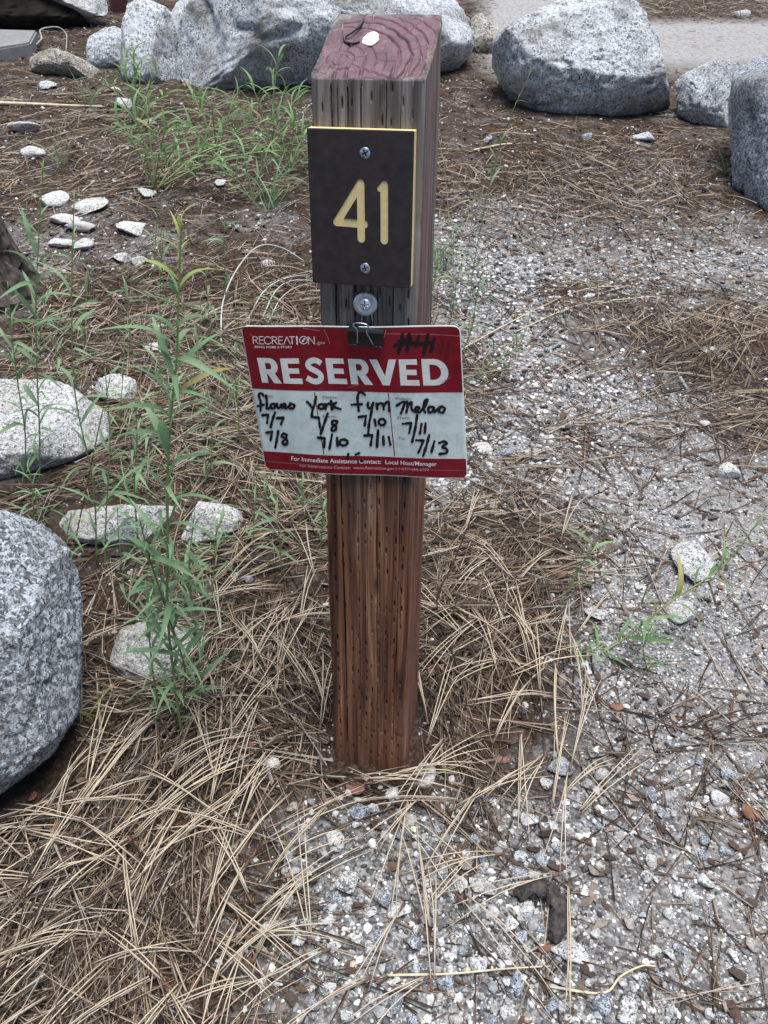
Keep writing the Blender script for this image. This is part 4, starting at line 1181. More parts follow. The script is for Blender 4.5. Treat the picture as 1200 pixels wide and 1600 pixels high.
# ------------------------------------------------------------------ gravel, pine needles, bark litter: nobody could count these
def in_foot(x, y, grow=1.0):
    m_ = (np.abs(x) < .052) & (np.abs(y) < .052)
    for lo, hi, c_, h_ in FOOT:
        m_ |= ((x - c_[0]) / (h_[0] * grow)) ** 2 + ((y - c_[1]) / (h_[1] * grow)) ** 2 < 1
    return m_
def sample(n, x0, x1, y0, y1, dens, pw=1.0):
    out = []
    got = 0
    while got < n:
        x = RS.uniform(x0, x1, n * 2); y = RS.uniform(y0, y1, n * 2)
        P = np.stack([x, y, gz(x, y)], 1)
        px, py, w_ = to_px(P)
        ok = (px > -160) & (px < 1360) & (py > -60) & (py < 1760) & (RS.rand(n * 2) < dens(P) ** pw)
        out.append(P[ok]); got += ok.sum()
        if len(out) > 60: break
    return np.vstack(out)[:n]
def rot_mats(n):
    q = RS.normal(size=(n, 4)); q /= np.linalg.norm(q, axis=1, keepdims=True)
    w_, x, y, z_ = q.T
    return np.stack([1 - 2 * (y * y + z_ * z_), 2 * (x * y - z_ * w_), 2 * (x * z_ + y * w_), 2 * (x * y + z_ * w_), 1 - 2 * (x * x + z_ * z_), 2 * (y * z_ - x * w_), 2 * (x * z_ - y * w_), 2 * (y * z_ + x * w_), 1 - 2 * (x * x + y * y)], 1).reshape(n, 3, 3)
def pebble_field(P, r, sub):
    n = len(P); S, Fc = ico(sub); nv = len(S)
    V = np.zeros((n, nv, 3)); var = RS.randint(0, 8, n)
    bases = []
    for i in range(8):
        L = S.copy(); rg = np.random.RandomState(200 + i)
        for k in range(5):
            nn = rg.normal(size=3); nn /= np.linalg.norm(nn); h = L @ nn; L -= np.maximum(h - rg.uniform(.5, .8), 0)[:, None] * nn
        L *= 1 + .12 * rg.normal(size=(nv, 1)); bases.append(L)
    B = np.array(bases)[var]
    B = np.einsum('nij,nvj->nvi', rot_mats(n), B) * (r[:, None] * RS.uniform(.75, 1.25, (n, 3)))[:, None, :]
    B[..., 2] *= .8
    V = B + P[:, None, :] + np.array([0, 0, 1]) * (r * .28)[:, None, None]
    F = (Fc[None] + (np.arange(n) * nv)[:, None, None]).reshape(-1, 3)
    return V.reshape(-1, 3), F
Pa = sample(5200, -.6, .8, -.42, .9, z_grav, 1.3)
Pa = Pa[~in_foot(Pa[:, 0], Pa[:, 1])]
def fine(P):                                              # finer grain towards the worn sand at the right
    x, y, _ = to_px(P)
    return 1 - .42 * np.clip((x - 880) / 160, 0, 1)
V1, F1 = pebble_field(Pa, (.0022 + .0052 * RS.rand(len(Pa)) ** 2.6) * fine(Pa), 1)
Pb = sample(28000, -.6, .8, -.42, .9, z_grav, 1.2)
Pb = Pb[~in_foot(Pb[:, 0], Pb[:, 1])]
V2, F2 = pebble_field(Pb, .0009 + .0017 * RS.rand(len(Pb)) ** 1.8, 0)
Pc = sample(14000, -1.6, 1.9, .7, 3.4, z_grav, 1.5)
Pc = Pc[~in_foot(Pc[:, 0], Pc[:, 1])]
V3, F3 = pebble_field(Pc, .0018 + .0050 * RS.rand(len(Pc)) ** 3.6, 0)
VV = np.vstack([V1, V2, V3]); FF = np.vstack([F1, F2 + len(V1), F3 + len(V1) + len(V2)])
tag(link('gravel', mesh_np('gravel', VV, [FF]), M['gravel'], kind='stuff'), 'loose grey and white gravel over the sandy ground', 'gravel')

def needles(P, dens, lmin, lmax, rad, npt, pile, spread=.8, bundle=3, seed=0):
    """fascicles lying on the ground; returns tube paths"""
    n = len(P)
    flow = vnoise(P, 2.3, 70 + seed) * 2.6 + vnoise(P, 6, 71 + seed) * 1.2
    a0 = flow + RS.normal(0, spread, n) + np.where(RS.rand(n) < .5, pi, 0) + .9
    L = RS.uniform(lmin, lmax, n)
    tilt = RS.normal(0, .07, n)
    h0 = .0015 + pile * dens * RS.rand(n) ** 1.4
    out = []
    s = np.linspace(0, 1, npt)
    for b_ in range(bundle):
        a = a0 + RS.normal(0, .075, n)
        bend = RS.normal(0, .13, n)
        Lb = L * RS.uniform(.8, 1.0, n)
        ang = a[:, None] + bend[:, None] * (s[None] - .2)
        dx = np.cumsum(np.cos(ang), 1) / npt * Lb[:, None]; dy = np.cumsum(np.sin(ang), 1) / npt * Lb[:, None]
        x = P[:, :1] + dx - .5 * (np.cos(a) * L)[:, None]; y = P[:, 1:2] + dy - .5 * (np.sin(a) * L)[:, None]
        g = gz(x, y)
        zz = g + h0[:, None] + (tilt[:, None] + RS.normal(0, .02, n)[:, None]) * (s[None] - .5) * Lb[:, None] + .10 * Lb[:, None] * .25 * (1 - (2 * s[None] - 1) ** 2) * RS.rand(n)[:, None]
        zz = np.maximum(zz, g + .0012)
        out.append(np.stack([x, y, zz], 2))
    P3 = np.concatenate(out)
    bad = np.zeros(len(P3), bool)
    for k in range(npt):
        bad |= in_foot(P3[:, k, 0], P3[:, k, 1], .93)
    for f in np.linspace(0, 1, 7):
        q = P3[:, 0] * (1 - f) + P3[:, -1] * f
        bad |= (np.abs(q[:, 0]) < .053) & (np.abs(q[:, 1]) < .053)
    return P3[~bad], rad
def needle_obj(name, sets, mat, label):
    VV, FF, o = [], [[], []], 0
    for P3, rad in sets:
        npt = P3.shape[1]
        tp_ = np.interp(np.linspace(0, 1, npt), [0, .08, .7, 1], [1.15, 1, .9, .35])
        V, F = tube_np(P3, rad * RS.uniform(.8, 1.15, len(P3)), 3, tp_)
        VV.append(V); FF[0].append(F[0] + o); o += len(V)
    return tag(link(name, mesh_np(name, np.vstack(VV), [np.vstack(FF[0])]), mat, kind='stuff'), label, 'needles')
def dens_need(P): return z_need(P)
Pn = sample(5200, -.75, .75, -.42, 1.0, dens_need, 1.6)
nA = needles(Pn, z_need(Pn), .09, .19,  .00064, 5, .022, .75, 3, 1)
Pf = sample(4600, -1.7, 1.9, .9, 3.9, dens_need, 1.25)
nB = needles(Pf, z_need(Pf), .05, .16, .00075, 4, .02, .9, 2, 2)
needle_obj('pine_needle_litter', [nA, nB], M['needles'], 'dry tan pine needles strewn in thick mats over the ground')
Po = sample(5500, -.75, .8, -.42, 1.2, dens_need, .9)
nC = needles(Po, z_need(Po) * .4, .04, .14, .00075, 4, .016, 1.2, 2, 3)
Pg = sample(14000, -1.7, 1.9, 1.0, 3.9, dens_need, .8)
nD = needles(Pg, z_need(Pg) * .5, .02, .08, .0009, 3, .012, 1.4, 1, 4)
needle_obj('old_needle_litter', [nC, nD], M['needles_grey'], 'old dark decayed pine needles under the fresh ones')

# bark flakes and cone scales
def flakes(P, smin, smax):
    n = len(P)
    base = np.array([(-1, -.35, 0), (-.3, -.5, .12), (.7, -.4, .1), (1, .1, 0), (.5, .45, .14), (-.5, .4, .1)])
    s = RS.uniform(smin, smax, n)
    B = base[None] * (1 + .3 * RS.normal(size=(n, 6, 1))) * s[:, None, None]
    a = RS.uniform(0, 2 * pi, n); c_, s_ = np.cos(a), np.sin(a)
    X_ = B[..., 0] * c_[:, None] - B[..., 1] * s_[:, None]; Y_ = B[..., 0] * s_[:, None] + B[..., 1] * c_[:, None]
    Z_ = B[..., 2] + RS.normal(0, .22, (n, 1)) * X_ + RS.normal(0, .22, (n, 1)) * Y_
    U = np.stack([X_, Y_, Z_ + .003], 2) + P[:, None]
    D_ = U.copy(); D_[..., 2] -= (.12 * s)[:, None]
    V = np.concatenate([U, D_], 1).reshape(-1, 3)
    o = (np.arange(n) * 12)[:, None]
    top_ = o + np.arange(6)[None]; bot = o + np.arange(11, 5, -1)[None]
    sd = [np.concatenate([o + i, o + (i + 6), o + ((i + 1) % 6 + 6), o + (i + 1) % 6], 1) for i in range(6)]
    return V, top_, bot, np.vstack(sd)
Pk = np.vstack([sample(1500, -.7, .8, -.42, 1.2, lambda P: np.ones(len(P))), sample(4200, -1.7, 1.9, 1.2, 3.9, lambda P: np.maximum(1 - z_path(P), 0) * .9)])
Pk = Pk[~in_foot(Pk[:, 0], Pk[:, 1])]
V, t1_, t2__, s4 = flakes(Pk, .003, .010)
tag(link('bark_litter', mesh_np('bark_litter', V, [t1_, t2__, s4]), M['bark_bits'], kind='stuff'), 'crumbled dark bark and twig bits in the litter', 'bark litter')

# fresh needle bundles lying on top that can be told apart, nearest the camera
def bundle_obj(px, py, L, ang, label, group, i):
    P0, t0 = pground(px, py)
    rg = np.random.RandomState(900 + i)
    root = P0
    paths = []
    for b_ in range(3):
        a = ang + rg.normal(0, .05); bend = rg.normal(0, .14)
        s = np.linspace(0, 1, 7)
        an = a + bend * s
        x = np.cumsum(np.cos(an)) / 7 * L * rg.uniform(.85, 1); y = np.cumsum(np.sin(an)) / 7 * L
        g = gz(root.x + x, root.y + y) - root.z
        paths.append(np.stack([x, y, g + .012 + .010 * np.sin(s * pi) + .004 * b_], 1))
    V, F = tube_np(np.array(paths), [.00072] * 3, 4, np.interp(np.linspace(0, 1, 7), [0, .1, .7, 1], [1.2, 1, .9, .4]))
    sv, sf_ = tube_np([np.linspace(paths[0][0] - np.array([math.cos(ang), math.sin(ang), 0]) * .010, paths[0][0] + np.array([0, 0, .002]), 3)], [.0016], 6)
    root_o = link('pine_needle_bundle', mesh_np('pine_needle_bundle', V, F, True), M['needle_gold'])
    root_o.location = root
    tag(root_o, label, 'pine needles', group)
    link('sheath', mesh_np('sheath', sv, sf_, True), M['twig'], root_o)
rg = np.random.RandomState(77)
k = 0
for (box, n, lab, grp) in (((0, 1200, 420, 1590), 70, 'tan pine needle bundle on the thick needle bed at the lower left', 'needle bundles at lower left'),
                           ((150, 900, 500, 1180), 26, 'tan pine needle bundle lying left of the post foot', 'needle bundles left of the post foot'),
                           ((680, 820, 900, 1300), 34, 'tan pine needle bundle lying right of the post foot', 'needle bundles right of the post foot'),
                           ((480, 1215, 900, 1590), 20, 'tan pine needle bundle lying on the gravel in front of the post', 'needle bundles on the gravel')):
    for _ in range(n):
        x, y = rg.uniform(box[0], box[2]), rg.uniform(box[1], box[3])
        P0, _t = pground(x, y)
        a = rg.uniform(0, 2 * pi) if rg.rand() < .4 else rg.choice([.9, -2.2]) + rg.normal(0, .5)
        L = rg.uniform(.10, .17)
        hit = False
        for f in np.linspace(0, 1, 9):
            qx, qy = P0.x + math.cos(a) * L * f, P0.y + math.sin(a) * L * f
            if in_foot(np.array([qx]), np.array([qy]))[0] or (abs(qx) < .058 and abs(qy) < .058): hit = True
        if hit: continue
        bundle_obj(x, y, L, a, lab, grp, k); k += 1
for i, (x, y, a, L) in enumerate([(520, 1212, .25, .13), (545, 1226, -.15, .12), (600, 1222, .1, .13), (640, 1232, .5, .12), (505, 1190, .95, .12), (662, 1180, 1.2, .13), (670, 1150, 1.75, .12), (500, 1160, 1.5, .13), (560, 1236, .02, .14), (515, 1130, 2.0, .1)]):
    P0, _t = pground(x, y)
    if all(abs(P0.x + math.cos(a) * L * f) > .056 or abs(P0.y + math.sin(a) * L * f) > .056 for f in np.linspace(0, 1, 15)):
        bundle_obj(x, y, L, a, 'tan pine needle bundle lying close around the post foot', 'needle bundles at the post foot', 300 + i)
#PART4
# ------------------------------------------------------------------ plants
def leaf_mesh(L, wd, fold=.18, droop=.25, n=9, kind=0):
    V = []; F = []
    for i in range(n + 1):
        s = i / n
        w_ = wd * (math.sin(pi * min(1, s * .93 + .05)) ** .85) * (1 - .35 * s) if kind == 0 else wd * (1 - s ** 2.5) * min(1, .5 + s * 3)
        x = L * s * (1 - .08 * droop * s); z_ = L * (.12 * math.sin(s * 2.6) - droop * s * s)
        V += [(x, -w_, z_ + fold * w_), (x, 0, z_), (x, w_, z_ + fold * w_)]
    for i in range(n):
        for j in (0, 1):
            a = i * 3 + j; F.append((a, a + 1, a + 4, a + 3))
    return mesh_np('leaf', np.array(V), [np.array(F)], True)
LEAF = {}
def leaf_data(kind, v, mat):
    key = (kind, v, mat)
    if key not in LEAF:
        rg_ = np.random.RandomState(v + 3)
        LEAF[key] = leaf_mesh(1.0, (.048, .06, .072)[v % 3] if kind == 0 else .0125, rg_.uniform(.15, .6), rg_.uniform(.0, .7), 9 if kind == 0 else 12, kind)
        LEAF[key].materials.append(M[mat])
    return LEAF[key]
def stem_world(pts, base_t=None, toward=0.0, lean=0.0):
    """pixel polyline -> 3-D: root on the ground, the rest in an upright plane through the root, facing the camera"""
    P0, t0 = pground(*pts[0])
    out = [np.array(P0 - Vector((0, 0, .006)))]
    nrm = Vector((BACK.x, BACK.y, 0)).normalized()
    for i, (x, y) in enumerate(pts[1:], 1):
        d = pray(x, y)
        off = toward * i / (len(pts) - 1)
        t = (P0 - CAMLOC + nrm * off).dot(nrm) / d.dot(nrm)
        out.append(np.array(CAMLOC + d * t))
    return np.array(out)
def leaf_obj(root, loc, direc, L, kind, v, mat, twist):
    o = link('leaf' if kind == 0 else 'blade', leaf_data(kind, v, mat), None, root)
    x = Vector(direc).normalized(); up = Vector((0, 0, 1))
    y = up.cross(x)
    if y.length < .05: y = Vector((0, 1, 0))
    y.normalize(); z_ = x.cross(y)
    R = Matrix((x, y, z_)).transposed() @ Matrix.Rotation(twist, 3, 'X')
    o.matrix_local = Matrix.Translation(Vector(loc)) @ R.to_4x4() @ Matrix.Diagonal((L, L, L, 1))
    return o
def weed(pts, label, nleaf, llen, seed, mat='leaf_sage', rad=.0011, toward=0.0, start=.08, stem='stem', group=None, name='weed', tipmat=None):
    rg_ = np.random.RandomState(seed)
    W3 = stem_world(pts, toward=toward)
    n = max(24, 6 * len(pts)); path = smooth_path(W3, n)
    root = empty(name, Vector(path[0]), label, 'plant', group)
    V, F = tube_np([path - path[0]], [rad], 6, np.linspace(1.15, .5, n))
    link('stem', mesh_np('stem', V, F, True), M[stem], root)
    for i in range(int(nleaf * 1.25)):
        f = start + (1 - start) * (i + rg_.uniform(-.3, .3)) / int(nleaf * 1.25)
        f = min(max(f, 0), 1); j = min(int(f * (n - 1)), n - 2)
        p = path[j] + (path[j + 1] - path[j]) * (f * (n - 1) - j) - path[0]
        t = path[j + 1] - path[j]; t /= np.linalg.norm(t)
        az = i * 2.4 + rg_.uniform(-.5, .5)
        side = np.array([math.cos(az), math.sin(az), 0]); side -= t * (side @ t); side /= np.linalg.norm(side) + 1e-9
        el = rg_.uniform(.35, .95) if f < .92 else rg_.uniform(.9, 1.3)
        d = side * math.cos(el) + t * math.sin(el)
        ll = 1.1 * llen * rg_.uniform(.6, 1.15) * (1 if .15 < f < .8 else .75 if f <= .15 else .6 if f < .9 else .36)
        leaf_obj(root, p, d, ll, 0, rg_.randint(9), tipmat if (tipmat and f > .88) else mat, rg_.uniform(-.7, .7))
    return root
weed([(284, 1150), (272, 1060), (262, 960), (262, 850), (262, 740), (268, 640), (276, 560), (279, 460), (284, 335)], 'tallest leafy weed, its stem rising left of the red card', 58, .062, 1, toward=.0, rad=.0015, tipmat='leaf_yellow')
weed([(266, 1145), (290, 1060), (262, 960), (236, 880), (218, 812)], 'brown-stemmed leaning weed in front of the whitish rock', 34, .05, 2, stem='stem_brown', toward=.02)
weed([(250, 1128), (238, 1040), (232, 960), (246, 900)], 'short leafy weed just left of the brown-stemmed weed', 26, .044, 3)
weed([(300, 1110), (312, 1030), (300, 950), (296, 880), (304, 800)], 'leafy weed right of the tallest weed, reaching the pale rounded rock', 30, .045, 4)
weed([(60, 760), (62, 680), (58, 590), (56, 480), (60, 380), (68, 250)], 'thin tall weed in front of the dark trunk', 30, .058, 5, tipmat='leaf_yellow', rad=.0012)
weed([(32, 770), (40, 690), (28, 600), (18, 520), (12, 440)], 'weed rising from the flat-topped boulder toward the trunk', 22, .05, 6)
weed([(150, 880), (146, 760), (118, 620), (112, 470), (116, 300)], 'slender weed between flat boulder and tallest weed', 24, .05, 7, tipmat='leaf_yellow')
weed([(215, 850), (210, 760), (214, 690), (212, 620)], 'short weed left of the tallest weed at card height', 22, .05, 8, tipmat='leaf_yellow')
weed([(163, 890), (166, 800), (172, 690), (164, 575)], 'yellowish seed-headed weed above the long flat rock', 12, .045, 9, tipmat='leaf_yellow')
weed([(375, 700), (372, 640), (368, 570), (376, 460)], 'weed standing just left of the red card', 16, .04, 10)
weed([(352, 480), (352, 430), (350, 370), (356, 330)], 'small weed above the bleached arching stalks', 10, .045, 11)
weed([(250, 520), (250, 470), (252, 410), (256, 360)], 'small weed behind the top of the tallest weed', 14, .05, 12, tipmat='leaf_yellow')
weed([(225, 705), (236, 660), (250, 600), (246, 520)], 'bushy weed behind the tallest weed near the white rock', 18, .05, 13)
weed([(316, 760), (330, 720), (330, 660), (322, 610)], 'small weed left of the card, right of the tallest weed', 16, .045, 14)
weed([(420, 800), (416, 770), (424, 740)], 'low sprig under the lower left corner of the card', 12, .03, 15)
weed([(470, 800), (474, 776), (466, 752)], 'low sprig between card and post at lower left', 12, .03, 16)
weed([(500, 860), (504, 810), (502, 762)], 'low sprig touching the left side of the post', 10, .03, 17)
weed([(340, 880), (336, 842), (352, 800)], 'low sprig in front of the pale rounded rock', 12, .03, 18)
weed([(110, 905), (104, 850), (112, 800)], 'low sprig at the right of the lower left boulder', 12, .035, 19)
weed([(50, 830), (52, 780), (44, 720)], 'low sprig in the gap between the two left boulders', 14, .04, 20)
weed([(420, 520), (424, 480), (416, 440)], 'small sprig above the left corner of the card', 12, .035, 21)
weed([(735, 470), (738, 430), (752, 350), (770, 270), (790, 200), (830, 110)], 'tall thin weed right of the number plate, in front of pyramid boulder', 18, .045, 22, tipmat='leaf_sage', mat='leaf_sage', rad=.0011)
weed([(690, 560), (704, 500), (714, 440), (724, 400)], 'pale green weed close behind the card at right', 16, .04, 23)
weed([(700, 590), (735, 520), (745, 460), (758, 408)], 'pale grey-green weed right of the card top corner', 14, .035, 24)
weed([(720, 600), (770, 565), (810, 540), (830, 490)], 'weed leaning over the gravel right of the card', 12, .035, 25)
weed([(672, 470), (680, 430), (678, 400)], 'low green sprig behind the post beside the plate', 12, .035, 26, mat='leaf_green')
# sparse young stems spread over the left ground
for i, (x, y, dx, h_, lb) in enumerate([(92, 640, -6, 150, 'sparse young stem above the flat-topped boulder, right of the trunk weed'), (185, 700, 10, 170, 'sparse young stem right of the white angular rock'), (330, 560, -8, 150, 'sparse young stem under the bleached stalks'),
        (300, 640, 14, 170, 'sparse young stem halfway between tallest weed and card'), (130, 560, 8, 160, 'sparse young stem above the white angular rock'), (205, 560, -10, 150, 'sparse young stem left of the tallest weed top'), (395, 860, 6, 120, 'sparse young stem below the card left corner'),
        (60, 560, 12, 130, 'sparse young stem just right of the trunk foot'), (440, 900, -8, 130, 'sparse young stem left of the post at mid height'), (330, 960, 10, 150, 'sparse young stem right of the whitish rock'), (195, 950, -12, 160, 'sparse young stem left of the whitish rock'), (240, 430, 6, 110, 'sparse young stem by the speckled round stone')]):
    weed([(x, y), (x + dx * .3, y - h_ * .35), (x + dx * .8, y - h_ * .7), (x + dx, y - h_)], lb, 9, .042, 60 + i, rad=.0008)
# leaning stems over the gravel, right
weed([(778, 1048), (870, 1052), (960, 1008), (1048, 940), (1130, 884), (1196, 800)], 'long green stem arching low over the gravel at right', 20, .055, 27, mat='leaf_green', rad=.0017, toward=-.1, start=.3)
weed([(868, 955), (905, 890), (930, 850), (956, 796)], 'small upright weed above the long arching stem', 7, .045, 28, mat='leaf_green', start=.2)
weed([(880, 1030), (915, 1018), (950, 1012)], 'small leafy sprig at the root of the long arching stem', 9, .03, 29, mat='leaf_green')
weed([(1015, 1050), (1005, 1010), (1020, 975)], 'little weed below the square white stone', 6, .04, 30, mat='leaf_green')

def grass(px, py, label, n, llen, seed, lean=0.0, spread=.5, mat="leaf_green"):
    rg_ = np.random.RandomState(seed)
    P0, t0 = pground(px, py)
    root = empty('grass_tuft', P0, label, 'grass tuft', 'grass tufts below the big boulder')
    for i in range(n):
        az = rg_.uniform(0, 2 * pi); el = rg_.uniform(.5, 1.35)
        d = (math.cos(az) * math.cos(el) * spread * 1.6 + lean * rg_.uniform(.2, 1.2), math.sin(az) * math.cos(el) * spread * 1.2, math.sin(el))
        leaf_obj(root, (rg_.normal(0, .010), rg_.normal(0, .010), -.004), d, llen * rg_.uniform(.5, 1.15), 1, rg_.randint(5), mat, rg_.uniform(-1, 1))
    return root
# long leafy grass stems fanning out below the big boulder; each clump is one plant with several stems
def clump(px, py, label, tips, nleaf, llen, seed, mat='leaf_green'):
    rg_ = np.random.RandomState(seed)
    P0, t0 = pground(px, py)
    root = empty('grass_clump', P0, label, 'grass', 'leafy grass clumps below the big boulder')
    for k, (tx_, ty_, sag, dep) in enumerate(tips):
        W3 = stem_world([(px + rg_.uniform(-5, 5), py), ((px * .62 + tx_ * .38), (py * .52 + ty_ * .48) - sag * .6), ((px * .28 + tx_ * .72), (py * .2 + ty_ * .8) - sag * .5), (tx_, ty_)], toward=dep)
        path = smooth_path(W3, 24) - np.array(P0)
        V, F = tube_np([path], [.0021], 5, np.linspace(1.3, .45, 24))
        link('stem', mesh_np('stem', V, F, True), M['stem_green'], root)
        for i in range(nleaf):
            f = .22 + .78 * (i + rg_.uniform(-.3, .3)) / nleaf; f = min(f, 1.0); j = min(int(f * 23), 22)
            t = path[j + 1] - path[j]; t /= np.linalg.norm(t)
            az = i * 2.4 + k; sd_ = np.array([math.cos(az), math.sin(az), .3]); sd_ -= t * (sd_ @ t); sd_ /= np.linalg.norm(sd_)
            el = rg_.uniform(.5, 1.1)
            leaf_obj(root, path[j], sd_ * math.cos(el) + t * math.sin(el), llen * rg_.uniform(.6, 1.2), 0, 3 * rg_.randint(3), mat, rg_.uniform(-.8, .8))
    return root
M['stem_green'] = plain('stem_green', (.28, .33, .15), .6, .3, 0, .25, 60)
clump(240, 294, 'leafy grass clump with pale roots, its stems fanning right at upper left', [(208, 176, 0, .05), (228, 150, 0, -.05), (330, 230, 16, -.1), (410, 214, 18, -.1), (470, 236, 20, .1), (300, 205, 8, .12), (182, 190, 6, .0), (350, 258, 18, .1), (262, 190, 0, .15)], 12, .085, 1)
clump(214, 196, 'leafy grass clump in front of the broken block at upper left', [(208, 82, 0, .05), (222, 92, 0, -.05), (190, 104, 4, 0), (248, 110, 6, .05), (160, 130, 8, 0), (262, 150, 8, -.1)], 9, .085, 2)
clump(338, 250, 'leafy grass clump below the middle of the big boulder', [(300, 150, 4, 0), (330, 160, 2, .1), (372, 150, 4, 0), (400, 190, 10, -.1), (280, 190, 8, .05)], 9, .085, 3)
clump(420, 230, 'leafy grass clump left of the post top', [(392, 130, 2, 0), (436, 84, 0, 0), (448, 140, 2, .1), (470, 150, 6, -.05), (372, 170, 8, .05), (478, 196, 10, -.1)], 9, .085, 4)
clump(452, 272, 'leafy grass clump touching the plate from the left', [(430, 190, 2, 0), (462, 170, 0, .05), (478, 210, 4, -.05), (400, 226, 8, 0), (474, 250, 6, 0)], 9, .075, 5)
clump(392, 312, 'sparse leafy grass clump left of the plate', [(380, 240, 2, 0), (420, 250, 6, 0), (350, 270, 6, .05), (455, 280, 8, 0)], 8, .075, 6, 'leaf_sage')
grass(140, 168, 'small dark grass tuft in front of the flat tan rock', 9, .14, 8, .05, .35)
grass(100, 262, 'sparse grass tuft right of the pointed white stone', 9, .16, 9, .15, .5)
grass(1138, 272, 'small dark green tuft at the foot of the right-edge boulder', 22, .09, 10, 0, .7)
grass(425, 330, 'sparse grass tuft left of the plate lower edge', 14, .2, 11, -.1, .6, 'leaf_sage')
grass(690, 420, 'sparse bluish grass tuft right of the post', 16, .17, 12, .1, .5, 'leaf_sage')
grass(140, 1120, 'tiny dry tuft against the lower left boulder', 14, .06, 13, .1, .8, 'leaf_yellow')
grass(350, 640, 'sparse grass tuft left of the card among needles', 14, .10, 14, .0, .7, 'leaf_sage')
grass(195, 770, 'grass tuft between the low boulder and the tallest weed', 16, .10, 15, .0, .7, 'leaf_sage')

# ------------------------------------------------------------------ stalks, twigs, bark
def stalk(name, pts, rad, mat, label, upright=False, lift=.006, cat='stalk', k=6, hump=0.0):
    if upright:
        path = smooth_path(stem_world(pts), 30)
    else:
        W3 = []
        for i, p in enumerate(pts):
            q, t = pground(*p); f = i / (len(pts) - 1)
            W3.append((q.x, q.y, q.z + lift + hump * math.sin(f * pi)))
        path = smooth_path(W3, 30)
    V, F = tube_np([path - path[0]], [rad], k, np.linspace(1.1, .6, 30))
    o = link(name, mesh_np(name, V, F, True), M[mat]); o.location = path[0]
    return tag(o, label, cat)
stalk('dry_stalk', [(346, 540), (350, 490), (372, 445), (405, 408), (440, 402), (476, 412)], .0017, 'straw_white', 'bleached stalk arching highest above the left of the card', hump=.03)
stalk('dry_stalk', [(384, 512), (412, 470), (445, 448), (490, 432)], .0014, 'straw_white', 'upper bleached stalk running behind the post at left', hump=.015)
stalk('dry_stalk', [(406, 512), (430, 468), (455, 450), (492, 442)], .0014, 'straw_white', 'middle bleached stalk running behind the post at left', hump=.012)
stalk('dry_stalk', [(418, 512), (440, 476), (470, 456), (494, 452)], .0012, 'straw_white', 'lowest bleached stalk running behind the post at left', hump=.01)
stalk('dry_stalk', [(674, 505), (690, 460), (700, 410), (701, 340), (694, 260), (685, 215), (686, 190), (700, 182)], .0008, 'straw', 'thin tan dry stem curving up the right side of the post', True)
stalk('dry_stalk', [(690, 568), (800, 506), (905, 458), (985, 450)], .0014, 'straw', 'long straw stalk crossing the gravel right of the card')
stalk('dry_stalk', [(810, 520), (900, 482), (990, 470), (1040, 466)], .0014, 'straw', 'second straw stalk just below the longest one')
stalk('dry_stalk', [(606, 1528), (700, 1526), (790, 1518), (858, 1514)], .0013, 'straw', 'straight straw stalk lying on gravel at bottom centre')
stalk('dry_stalk', [(858, 1546), (940, 1556), (968, 1530), (1000, 1514), (1022, 1514)], .0013, 'straw', 'curled straw stalk on the gravel at the bottom right')
stalk('dry_stalk', [(-10, 164), (50, 166), (100, 168), (160, 170)], .006, 'straw', 'flat pale wood splinter below the flat tan rock')
stalk('twig', [(686, 968), (684, 930), (708, 880), (740, 800)], .0013, 'twig', 'thin dark twig standing right of the post', True, cat='twig')
stalk('twig', [(752, 985), (770, 940), (786, 915)], .0010, 'twig', 'short reddish twig beside the standing dark twig', True, cat='twig')
stalk('twig', [(110, 870), (150, 690), (172, 590)], .0010, 'twig', 'dark bare stem left of the seed-headed weed', True, cat='twig')
stalk('twig', [(1058, 590), (1074, 614)], .004, 'slate', 'short grey stick in the gravel at right', cat='twig')
stalk('twig', [(852, 552), (878, 540)], .005, 'slate', 'short grey stick right of the card top', cat='twig')
stalk('twig', [(740, 238), (780, 230), (800, 228)], .0035, 'straw', 'pale splinter in the litter right of the post top', cat='twig')
stalk('twig', [(42, 85), (66, 70), (66, 58), (92, 54), (105, 62), (104, 82)], .0035, 'root_grey', 'bent grey root loop above the flat tan rock', cat='twig', hump=.02)
stalk('twig', [(268, 700), (262, 760), (270, 850)], .0022, 'straw', 'broken tan stalk beside the tallest weed stem', True, cat='twig')
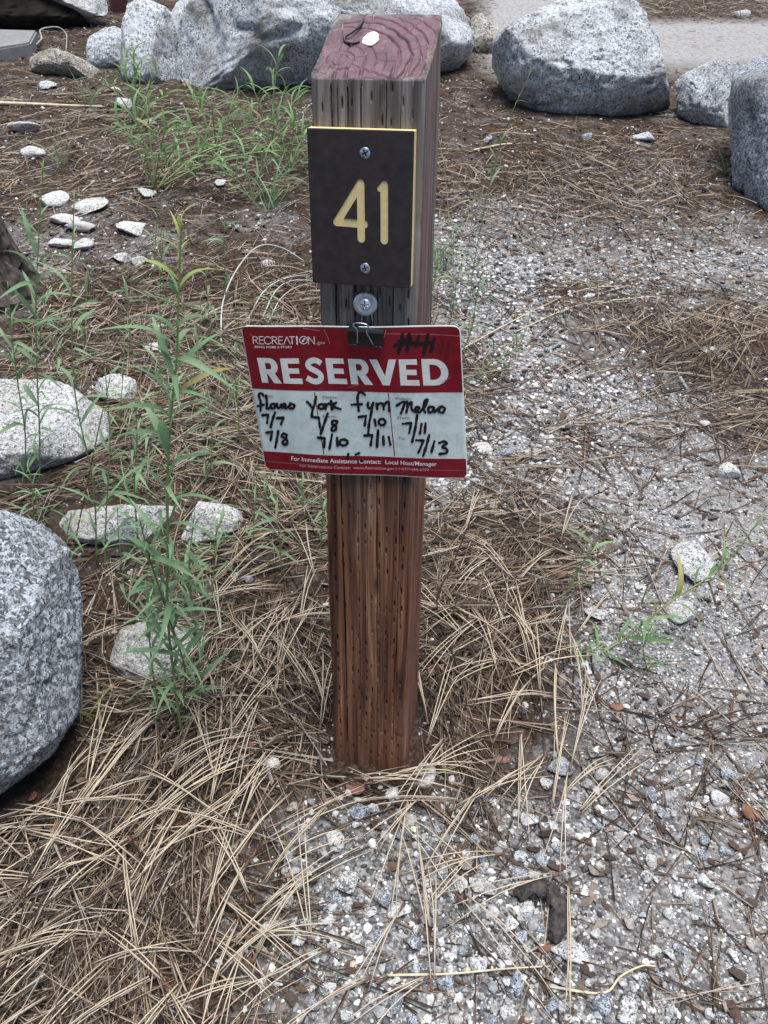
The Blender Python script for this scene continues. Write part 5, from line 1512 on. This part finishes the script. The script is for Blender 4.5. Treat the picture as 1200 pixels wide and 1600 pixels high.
# curl of dark bark on the gravel
W3 = []
for p, l in (((802, 1402), .006), ((830, 1398), .012), ((855, 1404), .014), ((872, 1428), .012), ((870, 1452), .012), ((866, 1474), .008)):
    q, t = pground(*p); W3.append((q.x, q.y, q.z + l))
path = smooth_path(W3, 40)
V, F = tube_np([path - path[0]], [.0085], 14, np.interp(np.linspace(0, 1, 40), [0, .08, .5, .92, 1], [.45, .95, 1.15, 1, .7]))
V = V + (.0036 * fnoise(V, 190, 4, 4, .65))[:, None] * np.array([.7, .7, 1])
o = link('bark_curl', mesh_np('bark_curl', V, F, False), M['char']); o.location = path[0]
tag(o, 'curved dark bark piece on the gravel at lower right', 'bark')
# dark charred lump by the weed roots
o = stone(290, 1122, 52, 34, 'char', 'black charred lump at the root of the tallest weed', 2, name='charred_wood')
o['category'] = 'charred wood'
# reddish cone scales
def scale(px, py, w_, label, i):
    P0, t0 = pground(px, py); s = w_ * .5 * t0 / FPX
    rg_ = np.random.RandomState(i)
    S, Fc = ico(3); L = S * np.array([1, .62, .28]); L[:, 0] += .25 * L[:, 1] ** 2; L[:, 2] += .35 * L[:, 0] ** 2 - .1
    L += (.05 * fnoise(L + i, 4, i, 2))[:, None]
    o = link('cone_scale', mesh_np('cone_scale', L, [Fc], True), M['scale_red']); o.location = P0 + Vector((0, 0, s * .45)); o.scale = (s, s, s)
    o.rotation_euler = (rg_.uniform(-.4, .4), rg_.uniform(-.4, .4), rg_.uniform(0, 6))
    tag(o, label, 'cone scale')
for i, (x, y, w_, lb) in enumerate([(678, 1052, 28, 'orange-brown cone scale at the right side of the post'), (962, 1108, 22, 'red-brown cone scale in gravel right of the post'), (1092, 968, 16, 'small orange cone scale beside the square white stone'),
      (1125, 920, 14, 'small orange cone scale above the square white stone'), (872, 900, 26, 'brown cone scale in needles above the arching stem'), (660, 1492, 22, 'red-brown scale in the gravel at bottom centre'), (388, 1168, 30, 'brown cone scale left of the post foot near round white stone'),
      (556, 1236, 34, 'orange-brown bark scale just below the post foot'), (324, 1172, 24, 'dull red scale in the needles left of the round white stone'), (786, 1190, 18, 'pinkish scale in needles right of the post foot'), (850, 1486, 26, 'brown scale touching the bark curl'), (1170, 1274, 34, 'dark brown bark chip at the right edge of the gravel'),
      (52, 1248, 20, 'dark red bark chip below the lower left boulder'), (60, 1300, 20, 'dark red bark chip on the needle bed at left edge'), (846, 842, 22, 'brown scale in needles at the edge of the sand')]):
    scale(x, y, w_, lb, i)
